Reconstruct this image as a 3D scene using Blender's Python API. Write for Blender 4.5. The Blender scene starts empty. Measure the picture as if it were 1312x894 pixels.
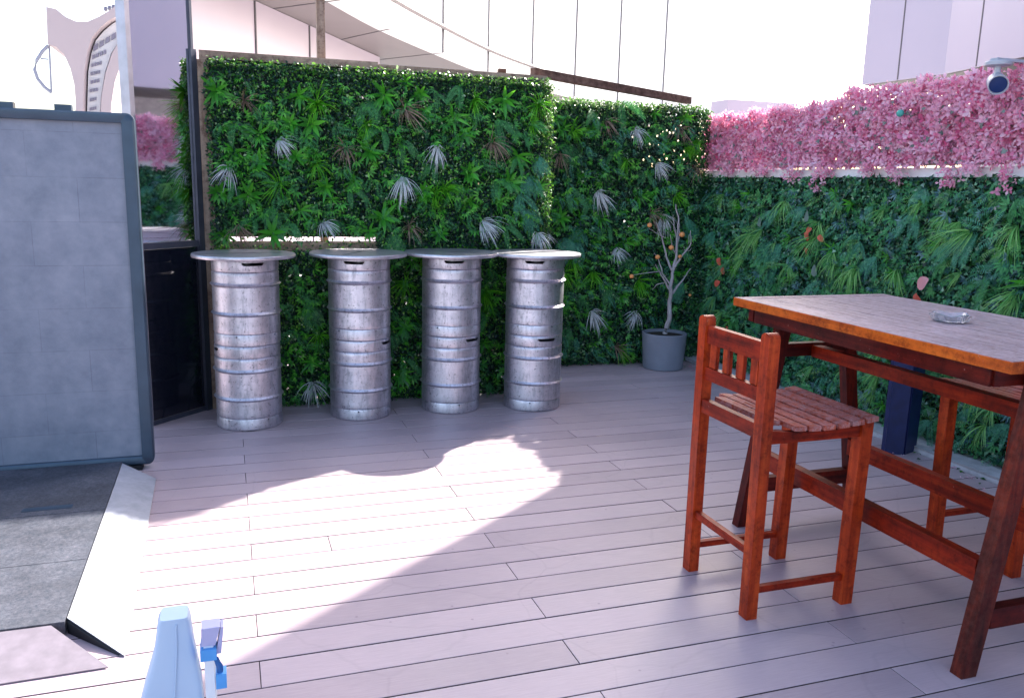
import bpy, bmesh, math, random
import numpy as np
from mathutils import Vector, Matrix
random.seed(7); rng = np.random.default_rng(11)
R = math.radians
S = bpy.context.scene
C = S.collection

# ---------------------------------------------------------------- camera, sky, sun, exposure
cam = bpy.data.cameras.new("camera"); camo = bpy.data.objects.new("camera", cam); C.objects.link(camo)
cam.sensor_width = 36; cam.lens = 36*1072.23/1312; cam.clip_start = .05; cam.clip_end = 3000
camX = Vector((.947, -.320, .024)); camY = Vector((.039, .190, .981)); camZ = Vector((-.318, -.928, .192))
def _n(v): return v.normalized()
camZ = _n(camZ); camX = _n(camX - camX.dot(camZ)*camZ); camY = camZ.cross(camX)
CR = Matrix((camX, camY, camZ)).transposed()
camo.matrix_world = Matrix.Translation((0, 0, 1.45)) @ CR.to_4x4()
S.camera = camo

SUN_EL = R(35.6); SUN_DIR = Vector((.797, .604, 0)).normalized()
SUN_AZ = math.atan2(SUN_DIR.x, SUN_DIR.y)            # clockwise from +Y
W = bpy.data.worlds.new("World"); S.world = W; W.use_nodes = True
nt = W.node_tree; bg = nt.nodes['Background']
sky = nt.nodes.new('ShaderNodeTexSky'); sky.sky_type = 'NISHITA'; sky.sun_disc = False
sky.sun_elevation = SUN_EL; sky.sun_rotation = SUN_AZ; sky.air_density = 1.0; sky.dust_density = 4.0; sky.ozone_density = 1.0
nt.links.new(sky.outputs[0], bg.inputs[0]); bg.inputs[1].default_value = .14
sl = bpy.data.lights.new("sun", 'SUN'); sl.energy = 4.4; sl.angle = R(.55); sl.color = (1, .95, .87)
so = bpy.data.objects.new("sun", sl); C.objects.link(so)
sd = Vector((SUN_DIR.x*math.cos(SUN_EL), SUN_DIR.y*math.cos(SUN_EL), math.sin(SUN_EL)))
so.rotation_euler = sd.to_track_quat('Z', 'Y').to_euler(); so.location = sd*30
S.view_settings.view_transform = 'Standard'; S.view_settings.look = 'None'; S.view_settings.gamma = 1
S.view_settings.exposure = 1.95
S.render.engine = 'CYCLES'
S.cycles.caustics_reflective = False; S.cycles.caustics_refractive = False
S.cycles.max_bounces = 7; S.cycles.diffuse_bounces = 4; S.cycles.transmission_bounces = 6; S.cycles.sample_clamp_indirect = 6

# ---------------------------------------------------------------- helpers
def thing(name, label, cat, loc=(0, 0, 0), rz=0, group=None):
    o = bpy.data.objects.new(name, None); C.objects.link(o); o.empty_display_size = .1
    o.location = loc; o.rotation_euler = (0, 0, rz); o['label'] = label; o['category'] = cat
    if group: o['group'] = group
    return o
def tag(o, label, cat, group=None):
    o['label'] = label; o['category'] = cat
    if group: o['group'] = group
    return o
def mesh_obj(name, me, mat, parent=None, smooth=False):
    if mat is not None and len(me.materials) == 0: me.materials.append(mat)
    o = bpy.data.objects.new(name, me); C.objects.link(o)
    if parent: o.parent = parent
    if smooth:
        me.polygons.foreach_set('use_smooth', [True]*len(me.polygons))
        try: me.set_sharp_from_angle(angle=R(38))
        except Exception: pass
    return o
def bm_obj(name, bm, mat, parent=None, smooth=False, loc=None, bevel=0, seg=2):
    if bevel:
        es = [e for e in bm.edges if len(e.link_faces) == 2 and e.calc_face_angle(0) > R(30)]
        bmesh.ops.bevel(bm, geom=es, offset=bevel, segments=seg, profile=.5, affect='EDGES')
        smooth = True
    bmesh.ops.recalc_face_normals(bm, faces=bm.faces)
    me = bpy.data.meshes.new(name); bm.to_mesh(me); bm.free()
    o = mesh_obj(name, me, mat, parent, smooth)
    if loc: o.location = loc
    return o
def box(bm, x0, x1, y0, y1, z0, z1, M=None):
    co = [(x0,y0,z0),(x1,y0,z0),(x1,y1,z0),(x0,y1,z0),(x0,y0,z1),(x1,y0,z1),(x1,y1,z1),(x0,y1,z1)]
    v = [bm.verts.new(M @ Vector(c) if M else c) for c in co]
    for f in ((3,2,1,0),(4,5,6,7),(0,1,5,4),(1,2,6,5),(2,3,7,6),(3,0,4,7)): bm.faces.new([v[i] for i in f])
    return v
def beam(bm, a, b, w, h, up=(0, 0, 1)):
    """rectangular bar from a to b; w across, h along 'up'"""
    a, b = Vector(a), Vector(b); d = (b-a); L = d.length; d.normalize(); u = Vector(up)
    s = d.cross(u).normalized(); u = s.cross(d).normalized()
    vs = []
    for p in (a, b):
        for i, j in ((-1,-1),(1,-1),(1,1),(-1,1)): vs.append(bm.verts.new(p + s*w/2*i + u*h/2*j))
    for f in ((3,2,1,0),(4,5,6,7),(0,1,5,4),(1,2,6,5),(2,3,7,6),(3,0,4,7)): bm.faces.new([vs[i] for i in f])
def leg_prism(bm, x0, x1, y0, y1, z0, x2, x3, z1, y2=None, y3=None):
    """four-sided leg: foot rectangle x0..x1,y0..y1 at z0, top x2..x3 at z1 (cut level)"""
    y2 = y0 if y2 is None else y2; y3 = y1 if y3 is None else y3
    co = [(x0,y0,z0),(x1,y0,z0),(x1,y1,z0),(x0,y1,z0),(x2,y2,z1),(x3,y2,z1),(x3,y3,z1),(x2,y3,z1)]
    v = [bm.verts.new(c) for c in co]
    for f in ((3,2,1,0),(4,5,6,7),(0,1,5,4),(1,2,6,5),(2,3,7,6),(3,0,4,7)): bm.faces.new([v[i] for i in f])
def tube(bm, pts, rads, n=10, cap=True):
    pts = [Vector(p) for p in pts]; rings = []
    if not hasattr(rads, '__len__'): rads = [rads]*len(pts)
    ref = Vector((0, 0, 1))
    for i, p in enumerate(pts):
        d = (pts[min(i+1, len(pts)-1)] - pts[max(i-1, 0)]).normalized()
        if abs(d.dot(ref)) > .97: ref = Vector((1, 0, 0))
        s = d.cross(ref).normalized(); t = s.cross(d).normalized()
        rings.append([bm.verts.new(p + (s*math.cos(2*math.pi*k/n) + t*math.sin(2*math.pi*k/n))*rads[i]) for k in range(n)])
    for a, b in zip(rings, rings[1:]):
        for k in range(n): bm.faces.new((a[k], a[(k+1) % n], b[(k+1) % n], b[k]))
    if cap: bm.faces.new(rings[0][::-1]); bm.faces.new(rings[-1])
def lathe(bm, prof, n=64, closed=False, c=(0, 0)):
    rings = []
    for r, z in prof:
        if r < 1e-6: rings.append([bm.verts.new((c[0], c[1], z))])
        else: rings.append([bm.verts.new((c[0]+r*math.cos(2*math.pi*k/n), c[1]+r*math.sin(2*math.pi*k/n), z)) for k in range(n)])
    prs = list(zip(rings, rings[1:])) + ([(rings[-1], rings[0])] if closed else [])
    for a, b in prs:
        for k in range(n):
            k2 = (k+1) % n
            if len(a) == 1 and len(b) == 1: continue
            if len(a) == 1: bm.faces.new((a[0], b[k2], b[k]))
            elif len(b) == 1: bm.faces.new((a[k], a[k2], b[0]))
            else: bm.faces.new((a[k], a[k2], b[k2], b[k]))
def boolean_cut(o, cutter_bm):
    cm = bpy.data.meshes.new('c'); bmesh.ops.recalc_face_normals(cutter_bm, faces=cutter_bm.faces); cutter_bm.to_mesh(cm); cutter_bm.free()
    co = bpy.data.objects.new('c', cm); C.objects.link(co)
    m = o.modifiers.new('b', 'BOOLEAN'); m.object = co; m.operation = 'DIFFERENCE'; m.solver = 'EXACT'
    bpy.context.view_layer.update(); dg = bpy.context.evaluated_depsgraph_get()
    me = bpy.data.meshes.new_from_object(o.evaluated_get(dg)); o.modifiers.clear()
    o.data = me; bpy.data.objects.remove(co); bpy.data.meshes.remove(cm)
    return o
def extrude_poly(bm, pts, y0, y1):
    a = [bm.verts.new((x, y0, z)) for x, z in pts]; b = [bm.verts.new((x, y1, z)) for x, z in pts]
    bm.faces.new(a); bm.faces.new(b[::-1])
    for i in range(len(pts)):
        j = (i+1) % len(pts); bm.faces.new((a[i], b[i], b[j], a[j]))

# ---------------------------------------------------------------- materials
def mat(name): 
    m = bpy.data.materials.new(name); m.use_nodes = True
    return m, m.node_tree, m.node_tree.nodes['Principled BSDF']
def N(nt, t, **k):
    n = nt.nodes.new(t)
    for a, b in k.items(): setattr(n, a, b)
    return n
def ramp(nt, fac, stops, interp='LINEAR'):
    r = N(nt, 'ShaderNodeValToRGB'); r.color_ramp.interpolation = interp
    el = r.color_ramp.elements
    while len(el) < len(stops): el.new(.5)
    for e, (p, c) in zip(el, stops): e.position = p; e.color = (*c, 1) if len(c) == 3 else c
    nt.links.new(fac, r.inputs[0]); return r.outputs[0]
def noise(nt, scale, detail=4, rough=.55, vec=None, stretch=None, coord='Object'):
    n = N(nt, 'ShaderNodeTexNoise'); n.inputs['Scale'].default_value = scale; n.inputs['Detail'].default_value = detail; n.inputs['Roughness'].default_value = rough
    if vec is None:
        vec = N(nt, 'ShaderNodeTexCoord').outputs[coord]
    if stretch:
        mp = N(nt, 'ShaderNodeMapping'); mp.inputs['Scale'].default_value = stretch; nt.links.new(vec, mp.inputs[0]); vec = mp.outputs[0]
    nt.links.new(vec, n.inputs['Vector']); return n.outputs['Fac']
def mixc(nt, f, a, b, mode='MIX'):
    m = N(nt, 'ShaderNodeMix', data_type='RGBA', blend_type=mode)
    for s, v in ((0, f), (6, a), (7, b)):
        if hasattr(v, 'is_linked'): nt.links.new(v, m.inputs[s])
        else: m.inputs[s].default_value = v if s == 0 else (*v, 1)
    return m.outputs[2]
def bump(nt, b, h, strength=.3, dist=.002):
    n = N(nt, 'ShaderNodeBump'); n.inputs['Strength'].default_value = strength; n.inputs['Distance'].default_value = dist
    nt.links.new(h, n.inputs['Height']); nt.links.new(n.outputs[0], b.inputs['Normal'])
def simple(name, col, rough=.5, metal=0, var=.12, scale=12, bmp=0):
    m, t, b = mat(name)
    f = noise(t, scale)
    c = ramp(t, f, [(.3, tuple(x*(1-var) for x in col)), (.7, tuple(min(1, x*(1+var)) for x in col))])
    t.links.new(c, b.inputs['Base Color']); b.inputs['Roughness'].default_value = rough; b.inputs['Metallic'].default_value = metal
    if bmp: bump(t, b, noise(t, scale*8), bmp, .001)
    return m
def leafmat(name, stops, rough=.45, transl=.3, tcol=(.25, .5, .05), clump=True):
    m, t, b = mat(name)
    g = N(t, 'ShaderNodeNewGeometry')
    c = ramp(t, g.outputs['Random Per Island'], stops)
    if clump:
        f = noise(t, 5.5, 3)
        k = ramp(t, f, [(.36, (.62, .66, .7)), (.64, (1.25, 1.2, 1.05))])
        c = mixc(t, 1.0, c, k, 'MULTIPLY')
    t.links.new(c, b.inputs['Base Color']); b.inputs['Roughness'].default_value = rough
    b.inputs['Specular IOR Level'].default_value = .4
    tr = N(t, 'ShaderNodeBsdfTranslucent'); 
    tc = mixc(t, .5, c, tcol); t.links.new(tc, tr.inputs[0])
    mx = N(t, 'ShaderNodeMixShader'); mx.inputs[0].default_value = transl
    t.links.new(b.outputs[0], mx.inputs[1]); t.links.new(tr.outputs[0], mx.inputs[2])
    t.links.new(mx.outputs[0], t.nodes['Material Output'].inputs[0])
    return m

# deck boards: composite, per board tone, fine grain along X, scuffs
m_deck, t, b = mat('deck_board')
g = N(t, 'ShaderNodeNewGeometry')
c1 = ramp(t, g.outputs['Random Per Island'], [(0, (.41, .31, .335)), (.5, (.47, .36, .385)), (1, (.54, .415, .445))])
tc = N(t, 'ShaderNodeTexCoord').outputs['Object']
gr = noise(t, 9, 6, .7, tc, (1.2, 26, 1))
c2 = mixc(t, .35, c1, ramp(t, gr, [(.3, (.33, .26, .28)), (.7, (.58, .47, .50))]))
st = noise(t, 1.3, 5, .6, tc)
c3 = mixc(t, 1.0, c2, ramp(t, st, [(.35, (.86, .86, .89)), (.62, (1.05, 1.04, 1.03))]), 'MULTIPLY')
sc = N(t, 'ShaderNodeTexVoronoi', feature='DISTANCE_TO_EDGE'); sc.inputs['Scale'].default_value = 2.1
wv = N(t, 'ShaderNodeMix', data_type='VECTOR'); wv.inputs[0].default_value = .12
nn = N(t, 'ShaderNodeTexNoise'); nn.inputs['Scale'].default_value = 4; t.links.new(tc, nn.inputs['Vector'])
t.links.new(tc, wv.inputs[4]); t.links.new(nn.outputs['Color'], wv.inputs[5]); t.links.new(wv.outputs[1], sc.inputs['Vector'])
scr = ramp(t, sc.outputs['Distance'], [(.0, (.86, .86, .86)), (.012, (1, 1, 1))])
c4 = mixc(t, noise(t, 2.0, 2, .5, tc), c3, mixc(t, 1.0, c3, scr, 'MULTIPLY'))
spots = N(t, 'ShaderNodeTexVoronoi'); spots.inputs['Scale'].default_value = 9; t.links.new(tc, spots.inputs['Vector'])
c4 = mixc(t, 1.0, c4, ramp(t, spots.outputs['Distance'], [(.03, (.72, .7, .72)), (.06, (1, 1, 1))]), 'MULTIPLY')
t.links.new(c4, b.inputs['Base Color'])
t.links.new(ramp(t, st, [(.3, (.36,)*3), (.7, (.56,)*3)]), b.inputs['Roughness'])
bump(t, b, gr, .25, .0012)

m_gap = simple('deck_underlay', (.012, .009, .009), .9)
m_ground = simple('pale_ground', (.45, .44, .43), .9, scale=.3)

# keg aluminium
def keg_mat(name, seed):
    m, t, b = mat(name)
    tc = N(t, 'ShaderNodeTexCoord').outputs['Object']
    mp = N(t, 'ShaderNodeMapping'); mp.inputs['Location'].default_value = (seed*3.1, seed*1.7, seed*.9); t.links.new(tc, mp.inputs[0]); tc = mp.outputs[0]
    a = noise(t, 6, 6, .7, tc, (1, 1, 3)); d = noise(t, 30, 5, .75, tc, (1, 1, .25))
    c = ramp(t, a, [(.3, (.42, .41, .46)), (.5, (.62, .60, .66)), (.68, (.78, .75, .82))])
    c = mixc(t, .5, c, ramp(t, d, [(.34, (.30, .30, .34)), (.5, (.72, .69, .76)), (.8, (.90, .87, .94))]))
    sx = N(t, 'ShaderNodeTexWhiteNoise') 
    s2 = noise(t, 55, 3, .8, tc); c = mixc(t, 1.0, c, ramp(t, s2, [(.30, (.35, .35, .37)), (.42, (1, 1, 1))]), 'MULTIPLY')
    t.links.new(c, b.inputs['Base Color']); b.inputs['Metallic'].default_value = 1
    t.links.new(ramp(t, d, [(.3, (.55,)*3), (.7, (.40,)*3)]), b.inputs['Roughness'])
    h = noise(t, 14, 4, .6, tc); bump(t, b, h, .35, .0035)
    return m
m_kegs = [keg_mat('keg_aluminium_%d' % i, i) for i in range(4)]
m_disc, t, b = mat('round_top_metal')
tc = N(t, 'ShaderNodeTexCoord').outputs['Object']
a = noise(t, 3, 5, .6, tc); d = noise(t, 22, 5, .7, tc)
t.links.new(mixc(t, .5, ramp(t, a, [(.3, (.55, .54, .60)), (.7, (.78, .76, .83))]), ramp(t, d, [(.35, (.40, .39, .43)), (.6, (.66, .65, .70))])), b.inputs['Base Color'])
b.inputs['Metallic'].default_value = .85; b.inputs['Roughness'].default_value = .38; bump(t, b, a, .2, .004)
m_dark = simple('dark_inside', (.012, .012, .015), .8)

# varnished wood
def wood_mat(name, cols, rough=.32, axis=0, worn=.0, wcol=(.55, .40, .36)):
    m, t, b = mat(name)
    tc = N(t, 'ShaderNodeTexCoord').outputs['Object']
    s = [34, 34, 34]; s[axis] = 2.2
    a = noise(t, 1.0, 6, .62, tc, tuple(s)); a2 = noise(t, 2.4, 3, .5, tc)
    c = ramp(t, a, [(.3, cols[0]), (.5, cols[1]), (.7, cols[2])])
    c = mixc(t, 1.0, c, ramp(t, a2, [(.35, (.72, .68, .66)), (.65, (1.15, 1.15, 1.1))]), 'MULTIPLY')
    c = mixc(t, 1.0, c, ramp(t, noise(t, 22, 5, .8, tc), [(.34, (.5, .42, .4)), (.5, (1, 1, 1)), (.68, (1.25, 1.25, 1.2))]), 'MULTIPLY')
    w = noise(t, 46, 6, .8, tc)
    w2 = ramp(t, w, [(.66, (0, 0, 0)), (.74, (1, 1, 1))])
    c = mixc(t, w2, c, tuple(min(1, x*1.0) for x in wcol)) if worn == 0 else mixc(t, ramp(t, w, [(.40, (0,)*3), (.72, (worn,)*3)]), c, wcol)
    t.links.new(c, b.inputs['Base Color'])
    t.links.new(ramp(t, a, [(.3, (rough+.16,)*3), (.7, (rough,)*3)]), b.inputs['Roughness'])
    b.inputs['Specular IOR Level'].default_value = .22
    bump(t, b, a, .25, .001)
    return m
RED = [(.12, .007, .002), (.28, .018, .004), (.42, .040, .007)]
ORG = [(.20, .014, .004), (.42, .042, .008), (.60, .088, .016)]
DRK = [(.035, .003, .003), (.09, .006, .004), (.16, .013, .006)]
m_wz = wood_mat('red_wood_upright', ORG, .34, 2); m_wx = wood_mat('red_wood_rail', RED, .34, 0); m_wy = wood_mat('red_wood_slat', RED, .34, 1, .0)
m_tz = wood_mat('dark_red_wood_upright', DRK, .3, 2); m_ty = wood_mat('dark_red_wood_rail', DRK, .3, 1); m_tx = wood_mat('dark_red_wood_end_rail', DRK, .3, 0)
m_tl = wood_mat('worn_dark_red_upright', [(.03, .004, .003), (.10, .009, .005), (.22, .024, .008)], .3, 2, .3, (.20, .08, .06))
m_tedge = wood_mat('orange_wood_edge', [(.36, .05, .006), (.56, .11, .012), (.68, .18, .022)], .34, 1)
m_seat = wood_mat('worn_seat_slat', [(.26, .030, .012), (.42, .07, .028), (.54, .13, .07)], .24, 1, .6, (.66, .50, .54))
m_plank = wood_mat('weathered_table_plank', [(.24, .14, .14), (.38, .27, .29), (.50, .40, .44)], .24, 1, .8, (.60, .53, .62))
m_tan = wood_mat('tan_timber', [(.26, .18, .14), (.34, .25, .20), (.42, .32, .26)], .6, 0)
m_tanz = wood_mat('tan_timber_stile', [(.24, .16, .12), (.33, .24, .19), (.40, .31, .25)], .6, 2)
m_brown = wood_mat('brown_timber', [(.12, .065, .05), (.17, .10, .08), (.24, .15, .12)], .6, 0)

# greens
G1 = leafmat('small_leaf', [(0, (.006, .024, .032)), (.45, (.010, .055, .045)), (.65, (.026, .15, .040)), (.82, (.07, .31, .035)), (.93, (.20, .52, .06)), (1, (.55, .70, .50))], .30)
G1d = leafmat('dark_small_leaf', [(0, (.008, .030, .040)), (.4, (.016, .075, .060)), (.7, (.034, .16, .055)), (.9, (.10, .34, .08)), (1, (.45, .58, .40))], .30)
G2 = leafmat('ivy_leaf', [(0, (.014, .05, .065)), (.3, (.03, .14, .11)), (.6, (.05, .25, .12)), (.85, (.12, .42, .19)), (1, (.42, .62, .52))], .28)
M_white = leafmat('white_grass', [(0, (.62, .66, .68)), (1, (.85, .86, .88))], .5, .2, (.8, .8, .8), False)
M_brown = leafmat('brown_grass', [(0, (.22, .15, .10)), (1, (.42, .30, .24))], .5, .2, (.4, .3, .2), False)
M_green = leafmat('bright_grass', [(0, (.04, .32, .012)), (1, (.22, .68, .04))], .45, .25, (.2, .5, .02), False)
M_lime = leafmat('lime_grass', [(0, (.09, .38, .07)), (1, (.34, .64, .22))], .45, .25, (.2, .5, .05), False)
M_broad = leafmat('broad_leaf', [(0, (.02, .16, .02)), (.6, (.08, .42, .035)), (1, (.20, .60, .08))], .28, .25, (.2, .5, .02), False)
M_fern = leafmat('fern_leaf', [(0, (.05, .24, .07)), (1, (.11, .42, .14))], .5, .25, (.1, .4, .08), False)
M_fernb = leafmat('blue_fern_leaf', [(0, (.06, .26, .16)), (1, (.13, .44, .28))], .5, .25, (.1, .4, .15), False)
M_pink = leafmat('pink_bract', [(0, (.60, .07, .20)), (.12, (.80, .24, .42)), (.45, (.90, .48, .64)), (1, (.93, .68, .80))], .6, .4, (.9, .5, .66), False)
M_pinkleaf = leafmat('grey_green_leaf', [(0, (.12, .18, .16)), (1, (.25, .34, .32))], .5, .3, (.3, .4, .3), False)
M_pinkleaf2 = leafmat('blue_green_leaf', [(0, (.03, .08, .12)), (.6, (.06, .18, .18)), (1, (.20, .34, .34))], .3, .15, (.1, .3, .2), False)
M_red = leafmat('red_spathe', [(0, (.55, .06, .025)), (1, (.65, .16, .12))], .3, .1, (.8, .2, .1), False)
M_palepink = leafmat('pale_pink_spathe', [(0, (.65, .24, .26)), (1, (.72, .34, .36))], .3, .1, (.8, .2, .1), False)
m_back = simple('dark_green_mat', (.012, .03, .018), .9)

m_lilac = simple('lilac_cladding', (.42, .37, .46), .35, var=.03, scale=.6)
m_lilac2 = simple('pale_lilac_cladding', (.52, .44, .51), .4, var=.03, scale=.6)
m_whitec = simple('white_cladding', (.80, .78, .79), .4, var=.03, scale=.4)
m_soffit = simple('taupe_soffit', (.20, .17, .175), .6, var=.06, scale=.8)
m_joint = simple('cladding_joint', (.10, .09, .10), .7)
m_white = simple('white_painted_ledge', (.78, .76, .77), .55, var=.08, scale=6)
m_kerb = simple('pale_concrete', (.48, .47, .50), .85, var=.18, scale=18, bmp=.4)

# ---------------------------------------------------------------- ground and deck (setting)
def setting(o): o['kind'] = 'structure'; return o
bm = bmesh.new()
bmesh.ops.create_grid(bm, x_segments=1, y_segments=1, size=900)
o = bm_obj('ground', bm, m_ground); o.location = (0, 0, -.10); setting(o)
bm = bmesh.new(); box(bm, -6, 3.95, -2.5, 6.9, -.09, -.03); setting(bm_obj('deck_base', bm, m_gap))
bm = bmesh.new(); P = .147; y0 = 2.304; gap = .0054
k = -31
while y0 + k*P < 6.75:
    ya, yb = y0+k*P, y0+(k+1)*P
    off = .045 if k % 2 == 0 else .987
    xs = [off+1.868*j for j in range(-4, 3)]
    if k == 6: xs = sorted(xs + [.351])
    xs = [-5.9] + [x for x in xs if -5.8 < x < 3.6] + [3.70]
    for xa, xb in zip(xs, xs[1:]):
        dz = random.uniform(-.0006, .0006)
        box(bm, xa+.0012, xb-.0012, ya+gap/2, yb-gap/2, -.028, dz)
    k += 1
bmesh.ops.bevel(bm, geom=[e for e in bm.edges if abs(e.verts[0].co.z) < .002 and abs(e.verts[1].co.z) < .002], offset=.0014, segments=1, affect='EDGES')
dk = setting(bm_obj('deck', bm, m_deck))
dk.data.materials.append(simple('shaded_dirty_board_edge', (.05, .035, .035), .9))  # gap shade put into the side colour against bounce light, with groove dirt
for p_ in dk.data.polygons:
    if abs(p_.normal.z) < .35: p_.material_index = 1
# pale gutter strip at the foot of the green walls
bm = bmesh.new(); box(bm, 3.703, 3.95, 1.2, 6.75, -.02, .035)
bmesh.ops.subdivide_edges(bm, edges=bm.edges, cuts=5, use_grid_fill=True)
for v in bm.verts: v.co += Vector((random.uniform(-.004, .004), 0, random.uniform(-.004, .004)))
setting(bm_obj('gutter', bm, m_kerb))


# ---------------------------------------------------------------- foliage builders
def mesh_np(name, V, F):
    me = bpy.data.meshes.new(name); V = np.asarray(V, np.float32); F = np.asarray(F, np.int32)
    me.vertices.add(len(V)); me.vertices.foreach_set('co', V.ravel())
    k = F.shape[1]; me.loops.add(F.size); me.loops.foreach_set('vertex_index', F.ravel())
    me.polygons.add(len(F)); me.polygons.foreach_set('loop_start', np.arange(len(F), dtype=np.int32)*k)
    me.polygons.foreach_set('loop_total', np.full(len(F), k, np.int32))
    me.update(calc_edges=True); me.validate(); return me
def frames(n, out, spread, up=(0, 0, 1)):
    """n random rotation matrices whose local z is near 'out'"""
    o = np.asarray(out, float) + rng.normal(0, spread, (n, 3)); o /= np.linalg.norm(o, axis=1)[:, None]
    r = rng.normal(0, 1, (n, 3)); a = np.cross(o, r); a /= np.linalg.norm(a, axis=1)[:, None]
    b = np.cross(o, a); return np.stack([a, b, o], axis=2)
def scatter(name, tv, tf, pos, Rm, sc, matl, parent):
    tv = np.asarray(tv, float); n = len(pos); k = len(tv)
    V = np.einsum('nij,kj->nki', Rm, tv)*np.asarray(sc)[:, None, None] + pos[:, None, :]
    F = (np.asarray(tf)[None] + (np.arange(n)*k)[:, None, None]).reshape(-1, len(tf[0]))
    return mesh_obj(name, mesh_np(name, V.reshape(-1, 3), F), matl, parent)
LEAF_V = [(0, -.1, 0), (-.34, .42, .10), (0, 1, -.04), (.34, .42, .10)]; LEAF_F = [(0, 3, 2), (0, 2, 1)]
# three-lobed ivy leaf
IVY_V = [(0, 0, 0), (-.5, .25, .08), (-.22, .5, .02), (0, 1, -.08), (.22, .5, .02), (.5, .25, .08)]
IVY_F = [(0, 2, 1), (0, 3, 2), (0, 4, 3), (0, 5, 4)]
def bract():
    V = [(0, 0, 0)]; F = []
    for j in range(3):
        a = j*2.094
        for (r, da, z) in ((.62, -.55, .32), (1.0, 0, .42), (.62, .55, .32)):
            V.append((r*math.cos(a+da), r*math.sin(a+da), z))
        b0 = 1+3*j; F += [(0, b0, b0+1), (0, b0+1, b0+2)]
    return V, F
BR_V, BR_F = bract()
SPV, SPF = [], []
for _j in range(5):
    _a = -1.1+.55*_j; _b = len(SPV); _d = (math.sin(_a), math.cos(_a)); _e = (_d[1], -_d[0])
    for _f, _w, _z in ((.12, .03, 0), (.5, .13, .12), (1.0, .0, .02), (.5, -.13, .12)):
        SPV.append((_d[0]*_f+_e[0]*_w, _d[1]*_f+_e[1]*_w, _z+.05*_j))
    SPF += [(_b, _b+1, _b+2, _b+3)]
def mini_frond():
    V = []; F = []; n = 11
    for k in range(n):
        f = k/n; w = .26*math.sin(math.pi*min(1, .15+.85*f)); z = .22*math.sin(f*2.2)
        for sg in (-1, 1):
            b0 = len(V); V += [(0, f-.01, z), (sg*w*.5, f+.02, z), (sg*w, f+.12, z-.05), (sg*w*.5, f+.06, z)]; F.append((b0, b0+1, b0+2, b0+3))
    return V, F
MFV, MFF = mini_frond()
def down_frames(n, out, spread):
    # leaf length axis points mostly down/outwards, blade faces outwards
    Rm = frames(n, out, spread); a = rng.normal(0, 1.0, n)
    yv = np.stack([np.sin(a), np.full(n, -.5), -np.cos(a)*.9], 1); yv /= np.linalg.norm(yv, axis=1)[:, None]
    z = Rm[:, :, 2]; x = np.cross(yv, z); x /= np.linalg.norm(x, axis=1)[:, None]; z = np.cross(x, yv)
    return np.stack([x, yv, z], 2)
def sprigs(parent, x0, x1, z0, z1, depth, n1, n2, m1, m2):
    p = wall_points(n1, x0, x1, z0, z1, depth, 0, 0); p[:, 1] -= .02
    scatter('leaf_sprigs', SPV, SPF, p, down_frames(n1, (0, -1, .2), .45), rng.uniform(.028, .062, n1), m1, parent)
    p = wall_points(n2, x0, x1, z0, z1, depth, 0, 0); p[:, 1] -= .025
    scatter('small_fronds', MFV, MFF, p, down_frames(n2, (0, -1, .2), .3), rng.uniform(.06, .13, n2), m2, parent)
def blades(n, L, w, spread, droop, seg=5, hang=0., fan=1.0, seed=0):
    """tuft of narrow blades growing outwards (-Y), optionally hanging"""
    r = random.Random(seed); V = []; F = []
    for i in range(n):
        a = r.uniform(0, 2*math.pi); s = r.uniform(.15, 1)*spread
        d = Vector((math.cos(a)*s*fan, -1, math.sin(a)*s - hang)).normalized()
        l = L*r.uniform(.6, 1.1); p = Vector((r.uniform(-.008, .008), 0, r.uniform(-.008, .008)))
        tw = Vector((r.uniform(-1, 1), r.uniform(-.3, .3), r.uniform(-1, 1)))
        side = d.cross(tw).normalized(); b0 = len(V); ww = w*r.uniform(.7, 1.2)
        for k in range(seg+1):
            f = k/seg; wd = ww*(1-f**2)*.5*(0.6+.8*min(1, f*4)) if k < seg else .0003
            V += [tuple(p - side*wd), tuple(p + side*wd)]
            d = (d + Vector((0, 0, -droop/seg*(1+f)))).normalized(); p = p + d*l/seg
        for k in range(seg): q = b0+2*k; F.append((q, q+1, q+3, q+2))
    return mesh_np('tuft', V, F)
def rosette(n, L, w, seed):
    r = random.Random(seed); V = []; F = []
    for i in range(n):
        a = i*2.4+r.uniform(-.3, .3); s = .55+.9*i/n
        d = Vector((math.cos(a)*s, -.75, math.sin(a)*s)).normalized(); l = L*r.uniform(.7, 1.1); p = Vector((0, 0, 0))
        side = d.cross(Vector((0, -1, 0))).normalized(); up = side.cross(d).normalized(); b0 = len(V)
        prof = [.25, .75, 1, .85, .5, .02]
        for k, q in enumerate(prof):
            V += [tuple(p-side*w*q/2+up*.12*w*q), tuple(p), tuple(p+side*w*q/2+up*.12*w*q)]
            d = (d+Vector((0, .05, -.09))).normalized(); p = p+d*l/5
        for k in range(5):
            q = b0+3*k; F += [(q, q+1, q+4, q+3), (q+1, q+2, q+5, q+4)]
    return mesh_np('rosette', V, F)
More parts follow.
